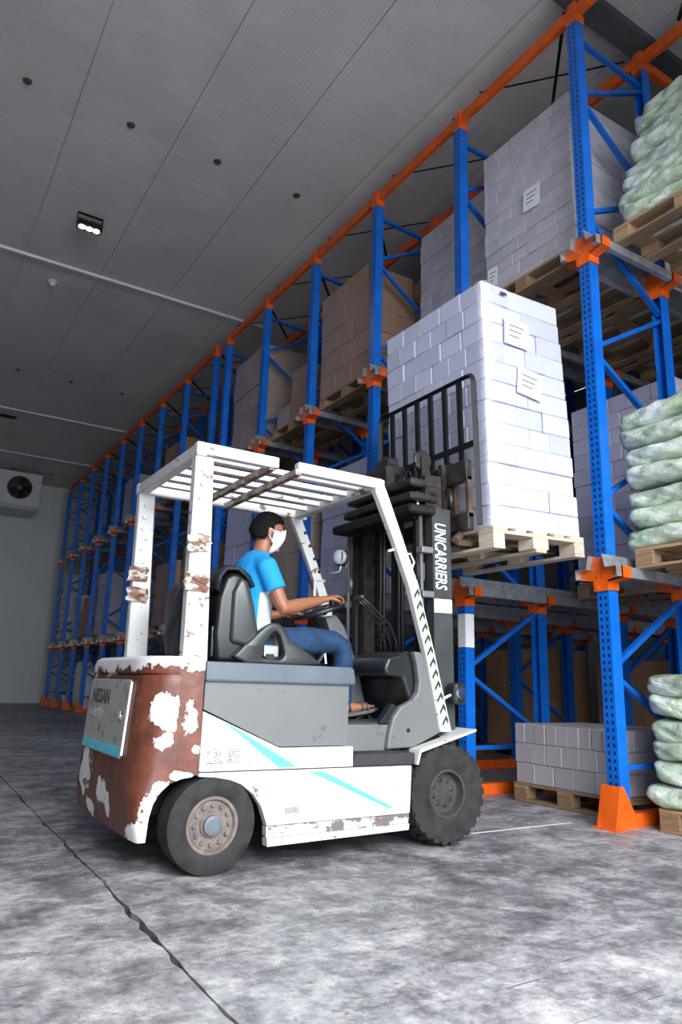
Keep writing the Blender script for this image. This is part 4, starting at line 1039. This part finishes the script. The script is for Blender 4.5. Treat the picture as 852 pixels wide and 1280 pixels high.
br = car(MB().tube([(3.132,3.355,1.90),(3.132,3.355,2.88),(3.132,3.362,2.915),(3.132,3.385,2.935),(3.132,3.42,2.94),(3.132,4.37,2.94),(3.132,4.42,2.93),(3.132,4.435,2.90),(3.132,4.435,1.90)], [(.018,.026)]*9, 4), 'backrest_frame', MT['black_steel'])
car(MB().bar((3.132,3.36,2.455),(3.132,4.43,2.455), .028, .035), 'backrest_rail', MT['black_steel'], br)
for k in range(6): car(MB().bar((3.132,3.50+k*.155,2.30),(3.132,3.50+k*.155,2.93), .02, .040, (0,1,0)), 'backrest_bar', MT['black_steel'], br)
for y in (3.615, 4.195):
    fk = car(MB().box(3.11, 3.15, y-.06, y+.06, 1.83, 2.30), 'fork', MT['rusty_steel'], bevel=.005)
    car(MB().prism([(3.11,1.795),(4.05,1.805),(4.05,1.815),(3.15,1.836),(3.15,1.86),(3.11,1.86)], 'y', y-.06, y+.06), 'fork_blade', MT['rusty_steel'], fk)
    car(MB().box(3.095,3.115,y-.04,y+.04,2.31,2.36), 'fork_hook', MT['greasy_steel'], fk)
car(MB().tube([(3.0,3.45,1.80),(3.06,3.47,1.84),(3.08,3.55,1.83)], .025, 8), 'side_shift_cylinder', MT['rusty_steel'])

# jacket and black bag behind the seat
def cloth(name, c, r, seed, mat, label, cat, amp=.16, flat=None):
    rr = random.Random(seed); ph = [rr.uniform(0, 6.28) for _ in range(8)]
    def fn(d):
        n = 1 + amp*(math.sin(4*d.x+3*d.z+ph[0])*.5 + math.sin(7*d.y+5*d.z+ph[1])*.4 + math.sin(11*d.x-6*d.y+ph[2])*.3 + math.sin(13*d.z+8*d.y+ph[3])*.2)
        e = (abs(d.x)**3+abs(d.y)**3+abs(d.z)**3)**(-1/3)
        v = d*n*e*.92
        if v.z < -.93: v.z = -.93
        return v
    b = MB().ell(c, r, 36, 24, fn); zmin = c[2]-r[2]*.93
    o = b.build(name, mat, None, smooth=True); return tag(o, label, cat)
cloth('rain_jacket', (1.425, 3.96, 1.19), (.075, .26, .235), 4, MT['dark_fabric'], 'dark jacket hanging behind the forklift seat', 'jacket', .12)
cloth('black_bag', (1.62, 4.37, 1.06), (.20, .12, .095), 9, MT['dark_fabric'], 'black bag heaped on the forklift deck left of the seat', 'bag', .2)
# collar of the jacket over the top of the seat back
t = MB()
rings = []
rj = random.Random(12)
for i in range(17):
    y = 3.70 + i*.031; ring = []
    for (x, z) in ((1.50,1.36),(1.515,1.45),(1.56,1.495),(1.64,1.50),(1.70,1.46),(1.735,1.40),(1.72,1.39),(1.685,1.44),(1.63,1.478),(1.57,1.475),(1.535,1.44),(1.52,1.36)):
        ring.append(Vector((x+rj.uniform(-.008,.008), y, z+rj.uniform(-.008,.008)+.012*math.sin(i*1.1))))
    rings.append(ring)
o = t.loft(rings, True).build('jacket_hood', MT['dark_fabric'], None, smooth=True); tag(o, 'dark navy cloth draped over the top of the seat back', 'cloth')

# ------------------------------------------------------------------ driver
DR = tag(empty('person', (1.83, 3.93, 1.05)), 'driver in blue tee, jeans and white face mask seated at the forklift wheel', 'person')
DY = 3.93
def remesh(o, vox, it=4):
    m = o.modifiers.new('merge', 'REMESH'); m.mode = 'VOXEL'; m.voxel_size = vox; m.use_smooth_shade = True
    s = o.modifiers.new('soft', 'SMOOTH'); s.factor = .5; s.iterations = it
    return o
def ering(c, rx, ry, n=20): return [Vector((c[0]+rx*math.cos(2*PI*k/n), c[1]+ry*math.sin(2*PI*k/n), c[2])) for k in range(n)]
tors = [(1.835,1.03,.115,.165),(1.83,1.12,.122,.165),(1.825,1.22,.112,.152),(1.822,1.32,.115,.160),(1.82,1.44,.120,.180),(1.818,1.52,.112,.185),(1.822,1.575,.096,.165),(1.835,1.615,.078,.115),(1.848,1.645,.062,.075)]
head_c = Vector((1.905, DY, 1.775)); HT = Matrix.Translation(head_c) @ Matrix.Rotation(math.radians(-10), 4, 'Z') @ Matrix.Rotation(math.radians(6), 4, 'Y')
def hfn(d):      # skull: flatter sides, narrower jaw, flat face
    v = Vector(d)
    if v.z < 0: v.y *= 1 - .22*(-v.z); v.x *= (1 - .10*(-v.z)) if v.x > 0 else (1 - .45*(-v.z))
    if v.x < 0: v.x *= 1.06
    return v
HR = (.097, .077, .118)
def head_parts(b):
    h = MB().ell((0,0,0), HR, 28, 20, hfn)
    h.tube([(.088,0,.022),(.104,0,-.004),(.112,0,-.022),(.096,0,-.034)], [.010,.012,.016,.009], 8)       # nose
    for s in (-1, 1):
        h.ell((-.004, s*.076, -.006), (.022, .010, .032), 10, 8)                                          # ears
        h.tube([(.083, s*.014, .030),(.084, s*.034, .036),(.070, s*.054, .030)], [.007,.009,.006], 6)     # brows
        h.ell((.076, s*.033, -.012), (.018, .022, .020), 8, 6)                                            # cheeks
    h.tube([(.087,-.024,-.062),(.095,0,-.060),(.087,.024,-.062)], [.006,.009,.006], 6)                    # lips
    h.ell((.072,0,-.098), (.022,.026,.020), 8, 6)                                                         # chin
    b.add([HT @ v for v in h.v], h.f)
def hand(b, W, F, N, side, curl=1.0):
    W, F, N = Vector(W), Vector(F).normalized(), Vector(N); N = (N - F*N.dot(F)).normalized(); S = F.cross(N)*side
    b.loft([[W + F*f + S*(w_*math.cos(t)) + N*(h_*math.sin(t)) for t in [2*PI*k/12 for k in range(12)]] for f, w_, h_ in ((-.02,.026,.020),(.01,.030,.018),(.045,.040,.016),(.085,.041,.014),(.096,.036,.010))])
    for i, (ln, off) in enumerate(((.90, -.0295), (1.0, -.0095), (.95, .0105), (.78, .0295))):
        p = W + F*(.084 if i < 3 else .078) + S*off; path = [p - F*.02, p]; a = 0
        for seg, da in ((.042, .35*curl), (.028, .75*curl), (.022, .65*curl)):
            a += da; p = p + (F*math.cos(a) + N*math.sin(a))*seg*ln; path.append(p)
        b.tube(path, [.0092, .0092, .0088, .0080, .0065], 8)
    p = W + F*.022 - S*.026; path = [p + S*.01, p]
    for seg, (cf, cs, cn) in ((.034, (.62, -.62, .35)), (.030, (.80, -.15, .55)), (.022, (.72, .25, .62))):
        p = p + (F*cf + S*cs + N*cn).normalized()*seg; path.append(p)
    b.tube(path, [.013, .0125, .0105, .0095, .0075], 8)
sh_r, el_r, wr_r = Vector((1.822, 3.752, 1.535)), Vector((1.915, 3.690, 1.290)), Vector((2.215, 3.755, 1.372))
sh_l, el_l, wr_l = Vector((1.822, 4.108, 1.535)), Vector((1.95, 4.175, 1.275)), Vector((2.105, 4.085, 1.295))
bd = MB()
bd.loft([ering((x, DY, z), rx*.93, ry*.93) for x, z, rx, ry in tors[:-1]] + [ering((1.85, DY, 1.64), .056, .062), ering((1.872, DY, 1.66), .052, .055), ering((1.882, DY, 1.71), .052, .054)])
head_parts(bd)
for s_, e_, w_, sd, hn in ((sh_r, el_r, wr_r, 1, (.1,.05,-1)), (sh_l, el_l, wr_l, -1, (.2,.1,-1))):
    m1, m2 = s_.lerp(e_, .5), e_.lerp(w_, .35)
    bd.tube([s_ + Vector((-.01,0,.01)), s_, m1, s_.lerp(e_, .88), e_, e_.lerp(w_, .12), m2, e_.lerp(w_, .75), w_, w_ + (w_-e_).normalized()*.03],
            [.040,.050,.046,.041,.039,.042,.041,.031,(.027,.022),(.028,.020)], 14)
    hand(bd, w_ + (w_-e_).normalized()*.02, (w_-e_) + Vector((0,.02,.01)), hn, sd, 1.0 if sd > 0 else 1.25)
for y, xa in ((3.80, 2.405), (4.07, 2.42)):
    bd.tube([(1.9,y,1.10),(2.36,y,1.11),(xa-.01,y,.95),(xa,y,.75),(xa+.005,y,.73)], [.07,.05,.042,.034,.036], 12)
    bd.loft([[Vector((x, y+ry*math.cos(t), z+rz*math.sin(t))) for t in [2*PI*k/12 for k in range(12)]] for x, z, ry, rz in ((xa-.05,.722,.022,.022),(xa-.02,.730,.034,.036),(xa+.05,.738,.036,.036),(xa+.12,.742,.042,.026),(xa+.18,.748,.042,.018))])
    for i in range(5): bd.tube([(xa+.17,y-.032+i*.016,.750),(xa+.215-.006*i,y-.034+i*.017,.752)], [.010,.007], 6)
body = remesh(bd.build('body', MT['skin'], DR), .0065, 2)
# tee shirt
ts = MB()
ts.loft([ering((x, DY, z), rx, ry) for x, z, rx, ry in tors])
for s_, e_ in ((sh_r, el_r), (sh_l, el_l)):
    ts.tube([s_ + Vector((-.005, .06 if s_.y < DY else -.06, .015)), s_, s_.lerp(e_, .35), s_.lerp(e_, .58)], [.060,.066,.064,.063], 16)
shirt = remesh(ts.build('tee_shirt', MT['shirt'], DR, label='blue tee with pale front panel'), .010, 3)
# jeans
jn = MB()
jn.loft([ering((x, DY, z), rx, ry) for x, z, rx, ry in ((1.84,1.00,.125,.172),(1.84,1.05,.135,.180),(1.835,1.10,.130,.175),(1.83,1.15,.124,.168))])
for y, s in ((3.80, -1), (4.07, 1)):
    xa = 2.405 if s < 0 else 2.42
    jn.tube([(1.83, DY+s*.085, 1.075),(1.95, DY+s*.10, 1.10),(2.15, y, 1.125),(2.32, y, 1.125),(2.385, y, 1.095),(2.402, y, 1.02),(2.398, y, .90),(xa, y, .80),(xa, y, .765)], [.085,.092,.083,.072,.068,.064,.060,.056,.058], 16)
remesh(jn.build('jeans', MT['denim'], DR), .009, 3)
for y, xa in ((3.80, 2.405), (4.07, 2.42)):
    so = MB().loft([[Vector((x, y+w_, z)) for w_, z in ((-hw, z0), (hw, z0), (hw, z0+.022), (-hw, z0+.022))] for x, hw, z0 in ((xa-.065,.028,.676),(xa-.03,.038,.678),(xa+.06,.038,.690),(xa+.15,.048,.704),(xa+.20,.044,.714),(xa+.235,.022,.722))]).build('sandal', MT['sandal'], DR, .006, 2)
    for x, rz in ((xa+.03,.046), (xa+.12,.036), (xa+.155,.030)):
        MB().tube([(x, y+.046*math.cos(t), .715+(x-xa)*.10+rz*math.sin(t)) for t in [PI*k/10 for k in range(11)]], [(.016,.004)]*11, 6).build('strap', MT['sandal'], so, smooth=True)
# hair
def shell(fn_keep, grow, nz, seed, n=40, m=28):
    rr = random.Random(seed); b = MB().ell((0,0,0), tuple(r+grow for r in HR), n, m, hfn)
    keep = []
    for f in b.f:
        c = sum((b.v[i] for i in f), Vector())/len(f); c = Vector((c.x/(HR[0]+grow), c.y/(HR[1]+grow), c.z/(HR[2]+grow)))
        if len(f) > 4: 
            if c.z > .5 and fn_keep(c): keep.append(f)
            continue
        if fn_keep(c): keep.append(f)
    used = sorted({i for f in keep for i in f}); mp = {j: i for i, j in enumerate(used)}
    q = MB(); q.add([b.v[i]*(1+rr.uniform(-nz, nz)) for i in used], [tuple(mp[i] for i in f) for f in keep]); q.xform(HT); return q
def hairline(c):
    if c.x > .62: return c.z > .62
    if c.x > .15: return c.z > .28 + (c.x-.15)*.6
    if c.x > -.20: return c.z > .10
    return c.z > -.42
hr = shell(hairline, .009, .03, 3).build('hair', MT['hair'], DR, smooth=True)
sm = hr.modifiers.new('thick', 'SOLIDIFY'); sm.thickness = .012; sm.offset = -.2
tp = MB()
rh = random.Random(8)
for k in range(150):
    a, r_ = rh.uniform(0, 2*PI), rh.uniform(.0, .97)
    x, y = r_*math.cos(a)*HR[0]*.85, r_*math.sin(a)*HR[1]*.85; z = HR[2]*math.sqrt(max(0.05, 1-(x/HR[0])**2-(y/HR[1])**2))
    tp.tube([(x,y,z-.004),(x+.012,y+rh.uniform(-.006,.006),z+.008),(x+.024,y+rh.uniform(-.01,.01),z+.006)], [.008,.007,.001], 5)
tp.xform(HT).build('hair_tufts', MT['hair'], hr, smooth=True)
mk = shell(lambda c: c.x > .18 and -.97 < c.z < -.02 + max(0, c.x-.5)*.5, .019, .0, 5).build('face_mask', MT['mask_cloth'], DR, smooth=True)
sm = mk.modifiers.new('thick', 'SOLIDIFY'); sm.thickness = .004
for s in (-1, 1):
    for z0, z1 in ((-.012, .012), (-.085, -.03)):
        MB().tube([(.030, s*.080, z0),(.010, s*.086, (z0+z1)/2),(-.012, s*.086, z1)], .0022, 5).xform(HT).build('ear_loop', MT['mask_cloth'], mk)
for s in (-1, 1):
    MB().ell((.080, s*.034, .014), (.012,.014,.009), 10, 8).xform(HT).build('eye', MT['white_mark'], body, smooth=True)
    MB().ell((.0885, s*.035, .013), (.005,.007,.007), 8, 6).xform(HT).build('iris', MT['hair'], body, smooth=True)
    MB().tube([(.088, s*.016, .036),(.090, s*.034, .042),(.078, s*.052, .036)], [.003,.005,.002], 6).xform(HT).build('eyebrow', MT['hair'], body, smooth=True)
